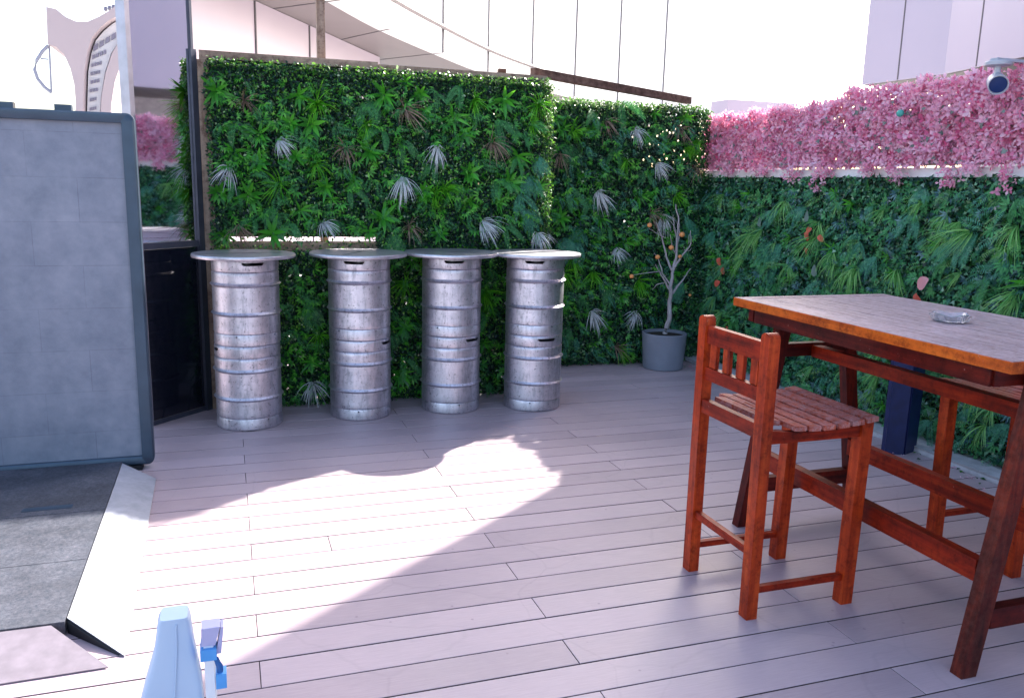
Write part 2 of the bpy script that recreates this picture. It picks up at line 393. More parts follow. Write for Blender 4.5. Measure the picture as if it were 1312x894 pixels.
def fern(nf, L, w, seed, hang=.5):
    r = random.Random(seed); V = []; F = []
    for i in range(nf):
        a = r.uniform(-1.2, 1.2); d = Vector((math.sin(a)*.8, -.7, .35-hang)).normalized(); p = Vector((0, 0, 0))
        l = L*r.uniform(.75, 1.1); n = 24
        for k in range(n):
            f = k/n; d = (d+Vector((0, .012, -.06))).normalized(); q = p+d*l/n
            s = d.cross(Vector((0, -1, .25))).normalized()
            pw = w*math.sin(math.pi*min(1, .12+f*.9))**.7
            for sg in (-1, 1):
                tip = p+s*sg*pw+d*pw*.45+Vector((0, 0, -.12*pw)); h = d*l/n*.20; mid = p+s*sg*pw*.55+d*pw*.15
                b0 = len(V); V += [tuple(p-h*.3), tuple(mid-h), tuple(tip), tuple(mid+h)]
                F += [(b0, b0+1, b0+2, b0+3)]
            b0 = len(V); V += [tuple(p-s*.0009), tuple(p+s*.0009), tuple(q+s*.0009), tuple(q-s*.0009)]; F.append((b0, b0+1, b0+2, b0+3))
            p = q
    return mesh_np('fern', V, F)
def spathe(seed):
    """heart shaped waxy flower bract with a pale spike"""
    r = random.Random(seed); V = [(0, -.02, 0)]; F = []; n = 14
    for k in range(n):
        a = 2*math.pi*k/n; rr = .030*(1-.35*math.cos(a-math.pi/2))*(1+.25*max(0, math.sin(-a))**3)
        V.append((rr*math.cos(a), -.024-.010*math.cos(2*a), rr*math.sin(a)*1.1))
    for k in range(n): F.append((0, 1+k, 1+(k+1) % n))
    return mesh_np('spathe', V, F)
def round_leaf(seed):
    V = [(0, -.03, 0)]; F = []; n = 12
    for k in range(n):
        a = 2*math.pi*k/n; V.append((.026*math.cos(a), -.028-.006*math.sin(2*a), .036*math.sin(a)*(1.1 if a < math.pi else 1.3)))
    for k in range(n): F.append((0, 1+k, 1+(k+1) % n))
    return mesh_np('round_leaf', V, F)
def vs(f, mats, k=4):
    out = []
    for i in range(k): me = f(i); me.materials.append(mats); out.append(me)
    return out
T_white = vs(lambda i: blades(48, .19, .0056, 1.3, .75, hang=.45, seed=i), M_white, 7)
T_brown = vs(lambda i: blades(40, .20, .0050, 1.45, .6, hang=.3, seed=20+i), M_brown, 7)
T_green = vs(lambda i: blades(52, .19, .0052, 1.5, .6, hang=.1, seed=40+i), M_green, 8)
T_lime = vs(lambda i: blades(38, .25, .0046, 1.35, 1.25, hang=.3, seed=60+i), M_lime, 8)
T_broad = vs(lambda i: rosette(9+2*(i%4), .095+.012*(i%5), .018+.003*(i%3), 80+i), M_broad, 9)
T_fern = vs(lambda i: fern(5, .20, .026, 100+i, .75), M_fern, 7)
T_fernb = vs(lambda i: fern(7, .23, .030, 120+i, .7), M_fernb, 7)
T_red = vs(spathe, M_red, 1); T_pp = vs(spathe, M_palepink, 1); T_round = vs(round_leaf, M_pinkleaf, 1)
def put(name, meshes, parent, x, z, y=-.05, s=1, rz=0, ry=None):
    o = bpy.data.objects.new(name, random.choice(meshes)); C.objects.link(o); o.parent = parent
    o.location = (x, y, z); s *= random.uniform(.82, 1.15); o.scale = (s, s, s); o.rotation_euler = (random.uniform(-.35, .35), ry if ry is not None else random.uniform(-.5, .5), rz + random.uniform(-.3, .3)); return o
def wall_points(n, x0, x1, z0, z1, depth, edge=.05, jag=.04):
    x = rng.uniform(x0-edge*.4, x1+edge*.4, n); z = rng.uniform(z0, z1+jag*.5, n)
    jg = .5+.5*np.sin(x*23+1.3)*np.sin(x*7.1)
    z = np.minimum(z, z1 + jag*jg + rng.normal(0, .012, n))
    lump = .5+.5*np.sin(x*9+2*np.sin(z*7))*np.sin(z*11+np.cos(x*5))
    y = -depth*(.25+.75*rng.random(n)**.7)*(.55+.45*lump)
    return np.stack([x, y, z], 1)
def backing(parent, x0, x1, z0, z1, holes, cell=.03, y=0.0, slot=None, matl=None):
    """woven backing mat: cells of a thin sheet, some missing"""
    bm = bmesh.new(); nx = int((x1-x0)/cell); nz = int((z1-z0)/cell); g = {}
    def vv(i, j):
        if (i, j) not in g: g[(i, j)] = bm.verts.new((x0+(x1-x0)*i/nx, y, z0+(z1-z0)*j/nz))
        return g[(i, j)]
    for i in range(nx):
        for j in range(nz):
            cx, cz = x0+(x1-x0)*(i+.5)/nx, z0+(z1-z0)*(j+.5)/nz
            if slot and slot[0] < cx < slot[1] and slot[2] < cz < slot[3]: continue
            if random.random() < holes(cx, cz): continue
            bm.faces.new((vv(i, j), vv(i+1, j), vv(i+1, j+1), vv(i, j+1)))
    o = bm_obj('backing_mat', bm, matl or m_back, parent)
    md = o.modifiers.new('t', 'SOLIDIFY'); md.thickness = .006
    return o

# ---------------------------------------------------------------- green wall A (left, nearer)
ga = thing('green_wall', 'tall dense green wall panel in tan timber frame behind the left kegs', 'green wall', (0, 5.52, 0))
AX0, AX1, AZ = -.10, 2.08, 2.10
backing(ga, AX0+.03, AX1, 0.0, AZ+.045, lambda x, z: .0008 if z > 1 else .004, cell=.014, slot=(.0, .93, 1.065, 1.095))
n = 80000; p = wall_points(n, AX0+.03, AX1+.02, .0, AZ, .085, .05, .045)
keep = ~((p[:, 0] > .0) & (p[:, 0] < .93) & (p[:, 2] > 1.015) & (p[:, 2] < 1.10) & (rng.random(n) < .82)); p = p[keep]
scatter('foliage', LEAF_V, LEAF_F, p, frames(len(p), (0, -1, .35), .75), .010+.016*rng.random(len(p))**1.6, G1, ga)
sprigs(ga, AX0+.08, AX1-.05, .06, 1.0, .08, 420, 160, M_broad, M_fern)
sprigs(ga, AX0+.08, AX1-.05, 1.12, AZ-.06, .08, 460, 190, M_broad, M_fern)
# right and top returns of the panel
n = 6000; q = np.stack([AX1+.06*rng.random(n)**2+rng.normal(0, .008, n), rng.uniform(-.07, .09, n), rng.uniform(.05, AZ+.02, n)], 1)
scatter('side_foliage', LEAF_V, LEAF_F, q, frames(n, (1, -.3, .3), .7), rng.uniform(.012, .026, n), G1, ga)
n = 3500; q = np.stack([rng.uniform(AX0+.04, AX1+.03, n), rng.uniform(-.08, .07, n), AZ+.05*rng.random(n)**1.5], 1)
scatter('top_foliage', LEAF_V, LEAF_F, q, frames(n, (0, -.2, 1), .7), rng.uniform(.012, .026, n), G1, ga)
bm = bmesh.new(); box(bm, AX0-.034, AX0+.040, -.01, .055, 0, 2.135); bm_obj('frame_stile', bm, m_tanz, ga, bevel=.002)
bm = bmesh.new(); box(bm, AX0-.012, .95, .0, .06, 2.137, 2.19); bm_obj('frame_rail', bm, m_tan, ga, bevel=.002)
bm = bmesh.new(); box(bm, .953, AX1+.02, .002, .058, 2.132, 2.178); bm_obj('frame_rail', bm, m_tan, ga, bevel=.002)
bm = bmesh.new(); box(bm, AX0+.05, .94, -.012, .04, 1.005, 1.06); bm_obj('frame_rail', bm, m_tan, ga, bevel=.002)
bm = bmesh.new(); box(bm, AX1-.05, AX1-.005, .008, .055, 0, 2.13); bm_obj('frame_stile', bm, m_tanz, ga, bevel=.002)
def pxA(px, py): # pixel estimates -> panel coordinates, only used to lay out the tufts of the photograph
    d = CR @ Vector(((px-656), -(py-447), -1072.23)); t = 5.44/d.y; return d.x*t, 1.45+d.z*t
for px, py in ((357,180),(295,215),(516,228),(562,188),(415,286),(618,284),(401,492),(690,300)): x, z = pxA(px, py); put('grass_tuft', T_white, ga, x, z, s=1.0)
for px, py in ((312,128),(443,190),(520,140),(632,182),(306,290),(525,290),(438,350)): x, z = pxA(px, py); put('grass_tuft', T_brown, ga, x, z, s=1.0)
for px, py in ((407,133),(357,238),(571,243),(610,128),(692,135),(683,160),(545,328),(408,430),(520,365),(622,375),(405,210),(560,250),(470,160)): x, z = pxA(px, py); put('grass_tuft', T_green, ga, x, z, s=random.uniform(.8, 1.1))
for px, py in ((276,116),(383,122),(373,158),(493,122),(332,172),(333,208),(280,246),(425,255),(418,240),(510,262),(596,172),(602,222),(288,302),(543,248),(548,148),(475,297),(300,195),(580,150),(648,128),
               (350,300),(455,232),(492,280),(655,235),(640,260),(565,300),(540,120),(475,195),(380,200),(400,160),(690,240),(520,105),(320,250),(665,200),(600,260),(385,270),(400,465),(520,420),(515,480),(620,440),(530,335),(610,345)):
    x, z = pxA(px, py); put('leaf_rosette', T_broad, ga, x, z, s=random.uniform(.75, 1.15))
for px, py in ((462,150),(300,155),(490,165),(640,155),(372,285),(430,283),(300,240),(345,265),(560,120),(610,145),(668,170),(665,205),(590,110),(505,300),(450,240),(480,130),(650,290),(585,240),(395,390),(380,340),(520,460),(620,400),(640,230),(325,280),(555,210),(520,180)):
    x, z = pxA(px, py); put('fern', T_fern, ga, x, z, s=random.uniform(.7, 1.05))
for px, py in ((680,225),(675,270),(690,200),(668,250)): x, z = pxA(px, py); put('fern', T_fernb, ga, x, z, s=.9)

# ---------------------------------------------------------------- green wall B (set back)
BX0, BX1 = 2.06, 3.84
gb = thing('green_wall', 'set back darker green wall panel behind the bare potted tree', 'green wall', (0, 6.28, 0))
backing(gb, BX0, BX1-.1, 0, 2.07, lambda x, z: (.05 if (z > 1.6 and x > 3.2) else .001), cell=.016)
n = 36000; p = wall_points(n, BX0, BX1-.10, .0, 2.07, .10, .05, .05)
thin = (p[:, 2] > 1.5) & (p[:, 0] > 3.05) & (rng.random(n) < .35); p = p[~thin]
scatter('foliage', LEAF_V, LEAF_F, p, frames(len(p), (0, -1, .35), .75), rng.uniform(.013, .029, len(p)), G1d, gb)
n = 5000; p = wall_points(n, BX1-.12, BX1+.06, .03, 1.56, .10, .01, .03)
scatter('corner_foliage', LEAF_V, LEAF_F, p, frames(n, (0, -1, .35), .75), rng.uniform(.013, .029, n), G1d, gb)
backing(gb, BX1-.1, BX1+.09, 0, 1.56, lambda x, z: 0, y=.01)
n = 3500; q = np.stack([rng.uniform(BX0, BX1-.1, n), rng.uniform(-.08, .07, n), 2.06+.06*rng.random(n)**1.5], 1)
scatter('top_foliage', LEAF_V, LEAF_F, q, frames(n, (0, -.2, 1), .7), rng.uniform(.012, .028, n), G1d, gb)
n = 2500; q = np.stack([BX1-.10+.07*rng.random(n)**1.5, rng.uniform(-.09, .08, n), rng.uniform(1.4, 2.09, n)], 1)
scatter('side_foliage', LEAF_V, LEAF_F, q, frames(n, (1, -.3, .3), .7), rng.uniform(.012, .03, n), G1d, gb)
sprigs(gb, BX0+.05, BX1-.15, .06, 2.0, .09, 620, 260, M_broad, M_fernb)
def pxB(px, py, Y=6.2):
    d = CR @ Vector(((px-656), -(py-447), -1072.23)); t = Y/d.y; return d.x*t, 1.45+d.z*t
for px, py in ((768,246),(815,165),(843,210),(790,318),(850,275),(760,400),(815,400),(700,300)): x, z = pxB(px, py); put('grass_tuft', T_white, gb, x, z, s=1.0)
for px, py in ((778,155),(718,198),(835,275),(872,165),(893,215),(790,445)): x, z = pxB(px, py); put('grass_tuft', T_brown, gb, x, z, s=1.0)
for px, py in ((805,206),(868,250),(735,170),(725,350),(735,330),(820,360),(760,350),(795,450),(895,180),(880,190)): x, z = pxB(px, py); put('grass_tuft', T_green, gb, x, z, s=1.0)
for px, py in ((722,165),(760,165),(745,225),(735,255),(830,175),(820,250),(770,280),(815,300),(800,310),(745,280),(720,280),(775,220),(850,190),(860,300),(735,300),(725,390),(760,440),(800,380),(830,430),(775,415),(710,150),(880,150),(840,145)):
    x, z = pxB(px, py); put('leaf_rosette', T_broad, gb, x, z, s=random.uniform(.8, 1.2))
for px, py in ((725,185),(790,190),(760,250),(730,240),(850,160),(780,290),(830,220),(745,380),(780,370),(730,420),(810,330),(870,320),(800,130),(870,420),(760,140)):
    x, z = pxB(px, py); put('fern', T_fern, gb, x, z, s=random.uniform(.8, 1.2))
for px, py in ((735,310),(740,290),(725,305),(880,280),(875,360)): x, z = pxB(px, py); put('fern', T_fernb, gb, x, z, s=1)
bm = bmesh.new(); box(bm, BX0, BX1-.12, .008, .055, 1.99, 2.03); box(bm, BX0, BX0+.045, .01, .057, 0, 1.985); box(bm, BX1-.17, BX1-.125, .01, .057, 0, 1.985); bm_obj('frame', bm, m_brown, gb)

# ---------------------------------------------------------------- right parapet wall, green wall and flower screen
bm = bmesh.new(); box(bm, 3.96, 4.12, -1.0, 6.5, -.05, 1.55)
pw = bm_obj('parapet_wall', bm, m_lilac2); tag(pw, 'low pale parapet wall carrying the ivy and pink flowers on the right', 'wall')
LEN = 5.2
gr = thing('green_wall', 'ivy and fern covered green wall along the right side below the pink flowers', 'green wall', (3.93, 6.30, 0), R(-90))
backing(gr, 0, LEN, .04, 1.55, lambda x, z: .0)
n = 42000; p = wall_points(n, 0, LEN, .04, 1.54, .13, .02, .03)
scatter('foliage', IVY_V, IVY_F, p, frames(len(p), (0, -1, .35), .65), rng.uniform(.016, .036, len(p)), G2, gr)
n = 26000; p = wall_points(n, 0, LEN, .03, 1.54, .10, .02, .03)
scatter('small_foliage', LEAF_V, LEAF_F, p, frames(len(p), (0, -1, .35), .75), rng.uniform(.014, .032, len(p)), G1d, gr)
sprigs(gr, .02, LEN-.1, .10, 1.48, .13, 1500, 620, M_fern, M_fernb)
sprigs(gr, .02, LEN-.1, .10, 1.48, .12, 700, 200, M_pinkleaf2, M_lime)
def pxR(px, py, X=3.82):
    d = CR @ Vector(((px-656), -(py-447), -1072.23)); t = X/d.x; return 6.30-d.y*t, 1.45+d.z*t
for px, py in ((925,250),(975,295),(1005,258),(1075,262),(1130,270),(1050,285),(1150,345),(1228,285),(1302,290),(1010,340),(955,330),(930,420),(960,300),(1095,345),(1060,420),(1230,350),(1020,395),(1250,420),(1120,500),(1090,470),(1270,520),(1260,545),(1300,440),(900,290),(1040,470),(1300,385),(1180,260)):
    x, z = pxR(px, py); put('grass_tuft', T_lime, gr, x, z, s=random.uniform(.6, 1.0), y=-.10)
for px, py in ((905,255),(960,270),(1030,265),(950,360),(990,310),(1070,320),(1000,360),(915,300),(1170,275),(1120,330),(1290,330),(1215,330),(1165,300),(985,400),(1250,300),(890,330),(900,400),(1100,310),(1180,440),(1130,420),(1220,420),(1265,360),(1050,360),(1210,450),(1190,540),(1290,545)):
    x, z = pxR(px, py); put('fern', random.choice([T_fern, T_fernb, T_fernb]), gr, x, z, s=random.uniform(.6, 1.05), y=-.10)
for i in range(26): put('grass_tuft', T_lime, gr, rng.uniform(.2, 3.2), rng.uniform(.15, 1.42), s=random.uniform(.55, .95), y=-.10)
for i in range(34): put('fern', random.choice([T_fern, T_fernb]), gr, rng.uniform(.1, 3.2), rng.uniform(.2, 1.5), s=random.uniform(.6, 1.0), y=-.10)
for i in range(30): put('leaf_rosette', T_broad, gr, rng.uniform(.1, 3.4), rng.uniform(.15, 1.48), s=random.uniform(.6, 1.0), y=-.10)
for i in range(26): put('grass_tuft', T_lime, gr, rng.uniform(3.3, LEN), rng.uniform(.2, 1.5), s=1, y=-.10)
for i in range(24): put('fern', T_fernb, gr, rng.uniform(3.3, LEN), rng.uniform(.2, 1.5), s=1.1, y=-.10)
for px, py in ((930,333),(935,345),(928,362),(1046,294),(1060,303),(1043,320),(888,362),(884,378),(1045,300),(1186,378),(940,420)):
    x, z = pxR(px, py); put('red_flower', T_red, gr, x, z, y=-.155, s=random.uniform(.65, .95), ry=random.uniform(-1, 1))
x, z = pxR(1198, 361); put('red_flower', T_pp, gr, x, z, y=-.165, s=1.1, ry=.6)
for px, py in ((1046,276),(1055,345),(985,283),(1180,392),(1222,600)): x, z = pxR(px, py); put('round_leaf', T_round, gr, x, z, y=-.16, s=random.uniform(.8, 1.2))

fs = thing('flower_screen', 'band of pink artificial blossoms on a white ledge above the right green wall', 'flower screen', (3.93, 6.36, 0), R(-90))
m_lat = simple('pale_lattice', (.60, .52, .55), .8)
backing(fs, .0, LEN+.9, 1.62, 2.03, lambda x, z: .07 if z < 1.95 else .3, cell=.04, matl=m_lat)
bm = bmesh.new(); box(bm, -.02, LEN+1.1, -.06, .14, 1.552, 1.606); bm_obj('ledge', bm, m_white, fs, bevel=.004)
n = 15000; p = wall_points(n, 0, LEN+.9, 1.62, 2.06, .14, .05, .07)
p[:, 2] -= .05*(p[:, 2]-1.62)/.45*(p[:, 0] < 1.7)
p[:, 2] += .022*np.sin(p[:, 0]*31)*np.sin(p[:, 0]*12.7)*(p[:, 2]-1.62)/.45
scatter('blossoms', BR_V, BR_F, p, frames(n, (0, -1, .25), .65), rng.uniform(.022, .042, n), M_pink, fs)
cl = []
for c, dz in ((.45, .05), (.9, .05), (1.28, .10), (1.55, .16), (1.62, .07), (2.0, .06), (2.25, .10), (2.65, .12), (2.78, .05), (3.0, .15), (3.4, .13), (3.9, .1), (4.6, .13)):
    m = 34; cl.append(np.stack([rng.normal(c, .035, m), -rng.uniform(.08, .16, m), 1.62-rng.random(m)*dz], 1))
q = np.concatenate(cl); scatter('trailing_blossoms', BR_V, BR_F, q, frames(len(q), (0, -1, 0), .7), rng.uniform(.018, .030, len(q)), M_pink, fs)
n = 900; p = wall_points(n, 0, LEN+.9, 1.62, 1.98, .17, .05, .04)
scatter('leaves', IVY_V, IVY_F, p, frames(n, (0, -1, .3), .8), rng.uniform(.02, .042, n), M_pinkleaf, fs)
x, z = pxR(1164, 146); bm = bmesh.new(); bmesh.ops.create_uvsphere(bm, u_segments=14, v_segments=10, radius=.022)
o = bm_obj('green_bauble', bm, simple('mint_plastic', (.06, .35, .30), .4), fs, True, (x+.06, -.17, z))

n = 90; q = np.stack([3.74-np.abs(rng.normal(0, .10, n)), rng.uniform(2.0, 6.0, n), np.full(n, .006)], 1); q[:, 2] += .034*(q[:, 0] > 3.70)
o = scatter('fallen_leaves', LEAF_V, LEAF_F, q, frames(n, (0, 0, 1), .25), rng.uniform(.012, .03, n), G1, None); o['kind'] = 'stuff'; tag(o, 'few fallen leaves along the pale gutter below the ivy', 'leaves')
n = 50; q = np.stack([3.72-np.abs(rng.normal(0, .22, n)), rng.uniform(2.0, 6.1, n), np.full(n, .005)], 1); q[:, 2] += .034*(q[:, 0] > 3.70)
o = scatter('fallen_petals', BR_V, BR_F, q, frames(n, (0, 0, 1), .3), rng.uniform(.010, .02, n), M_pink, None); o['kind'] = 'stuff'; tag(o, 'scattered pink petals fallen beside the gutter', 'petals')
# beams and post around the panels
bm = bmesh.new(); beam(bm, (2.02, 5.60, 2.205), (3.66, 6.33, 2.165), .05, .055); tag(bm_obj('timber_beam', bm, m_brown, bevel=.002), 'sloping brown timber beam bridging the tops of the two back green walls', 'beam')
bm = bmesh.new(); box(bm, .585, .635, 5.60, 5.65, 0, 3.3); tag(bm_obj('timber_post', bm, m_tanz, bevel=.002), 'slim upright timber post rising behind the left green wall', 'post')
bm = bmesh.new(); box(bm, 1.78, 1.83, 5.60, 5.64, 0, 2.215); tag(bm_obj('timber_post', bm, m_brown, bevel=.002), 'short dark post end peeping over the left green wall', 'post')

# ---------------------------------------------------------------- mirror glazed cabinet at the left
A0 = Vector((-.139, 5.52, 0)); dm = Vector((-.702, -.712, 0)).normalized(); nm = Vector((.293, -.318, 0)).normalized()
ang = math.atan2(-dm.y, -dm.x)
gw = thing('glazed_screen', 'tall mirrored screen with dark lower panel at the left end of the green wall', 'glass screen', tuple(A0), ang)
# local: +x towards the green wall (0 = right end), front = -Y
m_mir, t, b = mat('grey_mirror_glass'); b.inputs['Base Color'].default_value = (.66, .66, .72, 1); b.inputs['Metallic'].default_value = 1; b.inputs['Roughness'].default_value = .03
bump(t, b, noise(t, 1.6, 2), .15, .004)
m_blk, t, b = mat('black_glass'); b.inputs['Base Color'].default_value = (.008, .010, .020, 1); b.inputs['Roughness'].default_value = .07; b.inputs['Specular IOR Level'].default_value = .75
m_mul = simple('slate_mullion', (.10, .11, .15), .35, .6)
m_alu = simple('pale_mullion', (.42, .40, .46), .35, .7)
bm = bmesh.new(); box(bm, -.457, -.045, 0, .03, 1.075, 3.3); bm_obj('mirror_pane', bm, m_mir, gw)
bm = bmesh.new(); box(bm, -.457, -.045, 0, .03, .03, 1.035); bm_obj('lower_pane', bm, m_blk, gw)
bm = bmesh.new(); box(bm, -.457, -.045, -.008, .035, 1.037, 1.073); bm_obj('transom', bm, m_mul, gw, bevel=.002)
bm = bmesh.new(); box(bm, -.457, -.04, -.006, .04, 0, .028); bm_obj('bottom_rail', bm, m_mul, gw, bevel=.002)
bm = bmesh.new(); box(bm, -.030, -.012, -.01, .03, 2.19, 3.3); bm_obj('upper_mullion', bm, m_mul, gw)
bm = bmesh.new(); box(bm, -.042, .0, -.02, .05, 0, 2.188); bm_obj('mullion', bm, m_mul, gw, bevel=.003)
bm = bmesh.new(); box(bm, -.49, -.459, -.02, .05, .03, 3.3); bm_obj('mullion', bm, m_alu, gw, bevel=.003)

# ---------------------------------------------------------------- kegs
def make_keg(mt):
    k = thing('beer_keg', 'x', 'keg')
    # foot ring
    bm = bmesh.new(); lathe(bm, [(.172,.006),(.176,0),(.184,0),(.189,.006),(.190,.014),(.1885,.060),(.186,.068),(.181,.068),(.182,.055),(.1835,.014),(.180,.008)], 96, True)
    f = bm_obj('foot_ring', bm, mt, k)
    cb = bmesh.new()
    for a in range(5):
        aa = a*2*math.pi/5+.7; M = Matrix.Rotation(aa, 4, 'Z') @ Matrix.Translation((.185, 0, .058)) @ Matrix.Rotation(R(90), 4, 'Y')
        bmesh.ops.create_cone(cb, cap_ends=True, segments=14, radius1=.0052, radius2=.0052, depth=.05, matrix=M)
    boolean_cut(f, cb)
    # body
    bm = bmesh.new()
    pr = [(0, .03), (.10, .033), (.15, .042), (.176, .058), (.1815, .066), (.1835, .070), (.1885, .073)]
    def rib(z, h=.011, w=.013): return [(.1888, z-w), (.1905, z-w*.8), (.1955, z-w*.35), (.2005, z), (.1955, z+w*.35), (.1905, z+w*.8), (.1888, z+w)]
    pr += [(.190, .080), (.1892, .10)] + rib(.185) + [(.1885, .25)] + rib(.352) + [(.189, .40), (.1895, .417), (.187, .424), (.1825, .428), (.178, .432), (.15, .447), (.09, .459), (.03, .462), (0, .462)]
    lathe(bm, pr, 96); bo = bm_obj('body', bm, mt, k)
    # top collar with hand holes
    bm = bmesh.new(); lathe(bm, [(.180,.430),(.1865,.430),(.1885,.437),(.1885,.484),(.187,.493),(.182,.499),(.175,.499),(.172,.494),(.175,.489),(.181,.488),(.1835,.482),(.1835,.440),(.181,.436)], 96, True)
    c = bm_obj('top_collar', bm, mt, k)
    cb = bmesh.new()
    for aa in (0, math.pi):
        M = Matrix.Rotation(aa, 4, 'Z')
        pts = [(-.062, .483), (.062, .483), (.060, .474), (.050, .465), (-.050, .465), (-.060, .474)]
        a = [cb.verts.new(M @ Vector((.15, x, z))) for x, z in pts]; b2 = [cb.verts.new(M @ Vector((.22, x, z))) for x, z in pts]
        cb.faces.new(a); cb.faces.new(b2[::-1])
        for i in range(6): cb.faces.new((a[i], b2[i], b2[(i+1) % 6], a[(i+1) % 6]))
    for aa in (1.2, 2.2, 4.3, 5.3):
        M = Matrix.Rotation(aa, 4, 'Z') @ Matrix.Translation((.185, 0, .441)) @ Matrix.Rotation(R(90), 4, 'Y')
        bmesh.ops.create_cone(cb, cap_ends=True, segments=14, radius1=.004, radius2=.004, depth=.05, matrix=M)
    boolean_cut(c, cb)
    # valve neck inside the collar
    bm = bmesh.new(); lathe(bm, [(.035,.458),(.036,.474),(.030,.477),(.022,.477),(.020,.470),(0,.470)], 24); bm_obj('valve', bm, mt, k, True)
    for ch in k.children:
        ch.data.polygons.foreach_set('use_smooth', [True]*len(ch.data.polygons)); ch.data.set_sharp_from_angle(angle=R(32))
    return k
keg0 = make_keg(m_kegs[0])
keg_meshsets = [[c.data for c in keg0.children]]
for i in (1, 2, 3):
    s = []
    for c in keg0.children:
        me = c.data.copy(); me.materials.clear(); me.materials.append(m_kegs[i]); s.append(me)
    keg_meshsets.append(s)
KP = [(.094, 5.135), (.767, 5.19), (1.361, 5.204), (1.908, 5.134)]
WORD = ['leftmost', 'second from left', 'third from left', 'rightmost']
first = True
hand = {(0,1): R(-78), (1,1): R(-108), (2,1): R(-100), (3,1): R(-112), (0,0): R(-170), (1,0): R(-215), (2,0): R(-55), (3,0): R(-82)}
for i, (x, y) in enumerate(KP):
    for lv in (0, 1):
        if first: k = keg0; first = False; kids = list(k.children)
        else:
            k = keg0.copy(); C.objects.link(k)
            for c, me in zip(kids, keg_meshsets[(i*2+lv) % 4]):
                d = c.copy(); d.data = me; C.objects.link(d); d.parent = k
        k.location = (x+random.uniform(-.004, .004), y+random.uniform(-.004, .004), lv*.4995)
        k.rotation_euler = (0, 0, hand[(i, lv)])
        k['label'] = ('scuffed metal keg standing on the deck, lower one of the %s stack' if lv == 0 else 'scuffed metal keg under the round top, upper one of the %s stack') % WORD[i]
        k['category'] = 'keg'; k['group'] = 'metal kegs stacked in pairs as tables'
for i, (x, y) in enumerate(KP):
    k = thing('round_tabletop', 'thin round metal tabletop on the %s keg stack' % WORD[i], 'tabletop', (x, y, .9995), R([10, 60, 140, 200][i]), 'round metal tabletops on the kegs')
    bm = bmesh.new(); rad = [.292, .297, .301, .293][i]
    lathe(bm, [(0, .001), (rad-.012, .001), (rad-.003, .003), (rad, .007), (rad, .019), (rad-.003, .0235), (rad-.012, .0245), (rad-.04, .0238), (.12, .0232), (0, .023)], 96)
    bm_obj('top_sheet', bm, m_disc, k, True)
    bm = bmesh.new(); box(bm, -rad+.02, rad-.02, -.0012, .0012, .0235, .0250); bm_obj('seam', bm, m_joint, k)

# ---------------------------------------------------------------- potted tree
PX, PY = 3.375, 6.0
pt = thing('potted_tree', 'bare grey branched little tree with orange fruit in round grey pot', 'potted tree', (PX, PY, 0))
m_pot = simple('grey_blue_pot', (.22, .24, .30), .55, var=.08, scale=9)
bm = bmesh.new(); lathe(bm, [(0,.0),(.155,.0),(.163,.006),(.182,.285),(.183,.292),(.178,.296),(.168,.294),(.165,.27),(0,.268)], 64); bm_obj('pot', bm, m_pot, pt, True)
bm = bmesh.new(); lathe(bm, [(.160,.2725),(.1,.279),(.03,.283),(0,.281)], 32); bm_obj('soil', bm, simple('dark_soil', (.03, .02, .015), .95, scale=60, bmp=.8), pt, True)
m_bark, t, b = mat('pale_bark'); t.links.new(ramp(t, noise(t, 30, 6, .7, stretch=(1, 1, .4)), [(.3, (.26, .23, .24)), (.7, (.50, .46, .48))]), b.inputs['Base Color']); b.inputs['Roughness'].default_value = .8
bump(t, b, noise(t, 60, 4), .5, .002)
def L(px, py): x, z = pxB(px, py, 6.0); return Vector((x-PX, 0, z))
bm = bmesh.new(); r_ = random.Random(5)
def limb(pp, r0, r1, yb=0):
    pts = []; prev = None
    pts = [Vector((p.x, yb*(i/max(1, len(pp)-1))+p.y, p.z)) for i, p in enumerate(pp)]
    out = []
    for a, b2 in zip(pts, pts[1:]):
        for k in range(4): out.append(a.lerp(b2, k/4)+Vector((r_.uniform(-.004, .004), r_.uniform(-.006, .006), 0)))
    out.append(pts[-1]); m = len(out)
    tube(bm, out, [r0+(r1-r0)*i/(m-1) for i in range(m)], 8)
    return out
T = lambda *a: [L(*q) for q in a]
limb([Vector((-.0, 0, .26))]+T((857,410),(858,390),(859,372),(862,350),(866,330),(868,305),(869,283),(866,262)), .022, .004)
limb(T((860,375),(852,362),(843,348),(836,338)), .010, .003, -.05)
limb(T((860,378),(870,366),(880,355),(888,345)), .011, .003, .04)
limb(T((864,342),(874,326),(882,312),(880,295)), .010, .003, -.06)
limb(T((862,350),(856,330),(852,305),(846,285)), .010, .003, .07)
limb(T((867,318),(873,300),(874,285)), .007, .002, .05)
limb(T((866,325),(858,315),(853,300)), .007, .002, -.07)
limb(T((859,365),(850,350),(846,332),(842,325)), .007, .002, .05)
limb(T((868,305),(862,290),(860,275)), .006, .002, -.03)
limb(T((852,305),(838,298),(827,292)), .004, .0015, -.05)
limb(T((843,348),(822,350),(806,352)), .004, .0015, -.04)
limb(T((882,312),(886,300)), .004, .0015, .03)
limb(T((852,362),(842,365),(838,372)), .004, .0015, .03)
limb(T((876,320),(884,322),(889,318)), .004, .0015, .03)
bm_obj('trunk', bm, m_bark, pt, True)
m_or = simple('orange_peel', (.75, .30, .10), .5, var=.12, scale=25, bmp=.2)
bm = bmesh.new(); bmesh.ops.create_uvsphere(bm, u_segments=18, v_segments=12, radius=.021)
for v in bm.verts: v.co.z *= .93
om = None
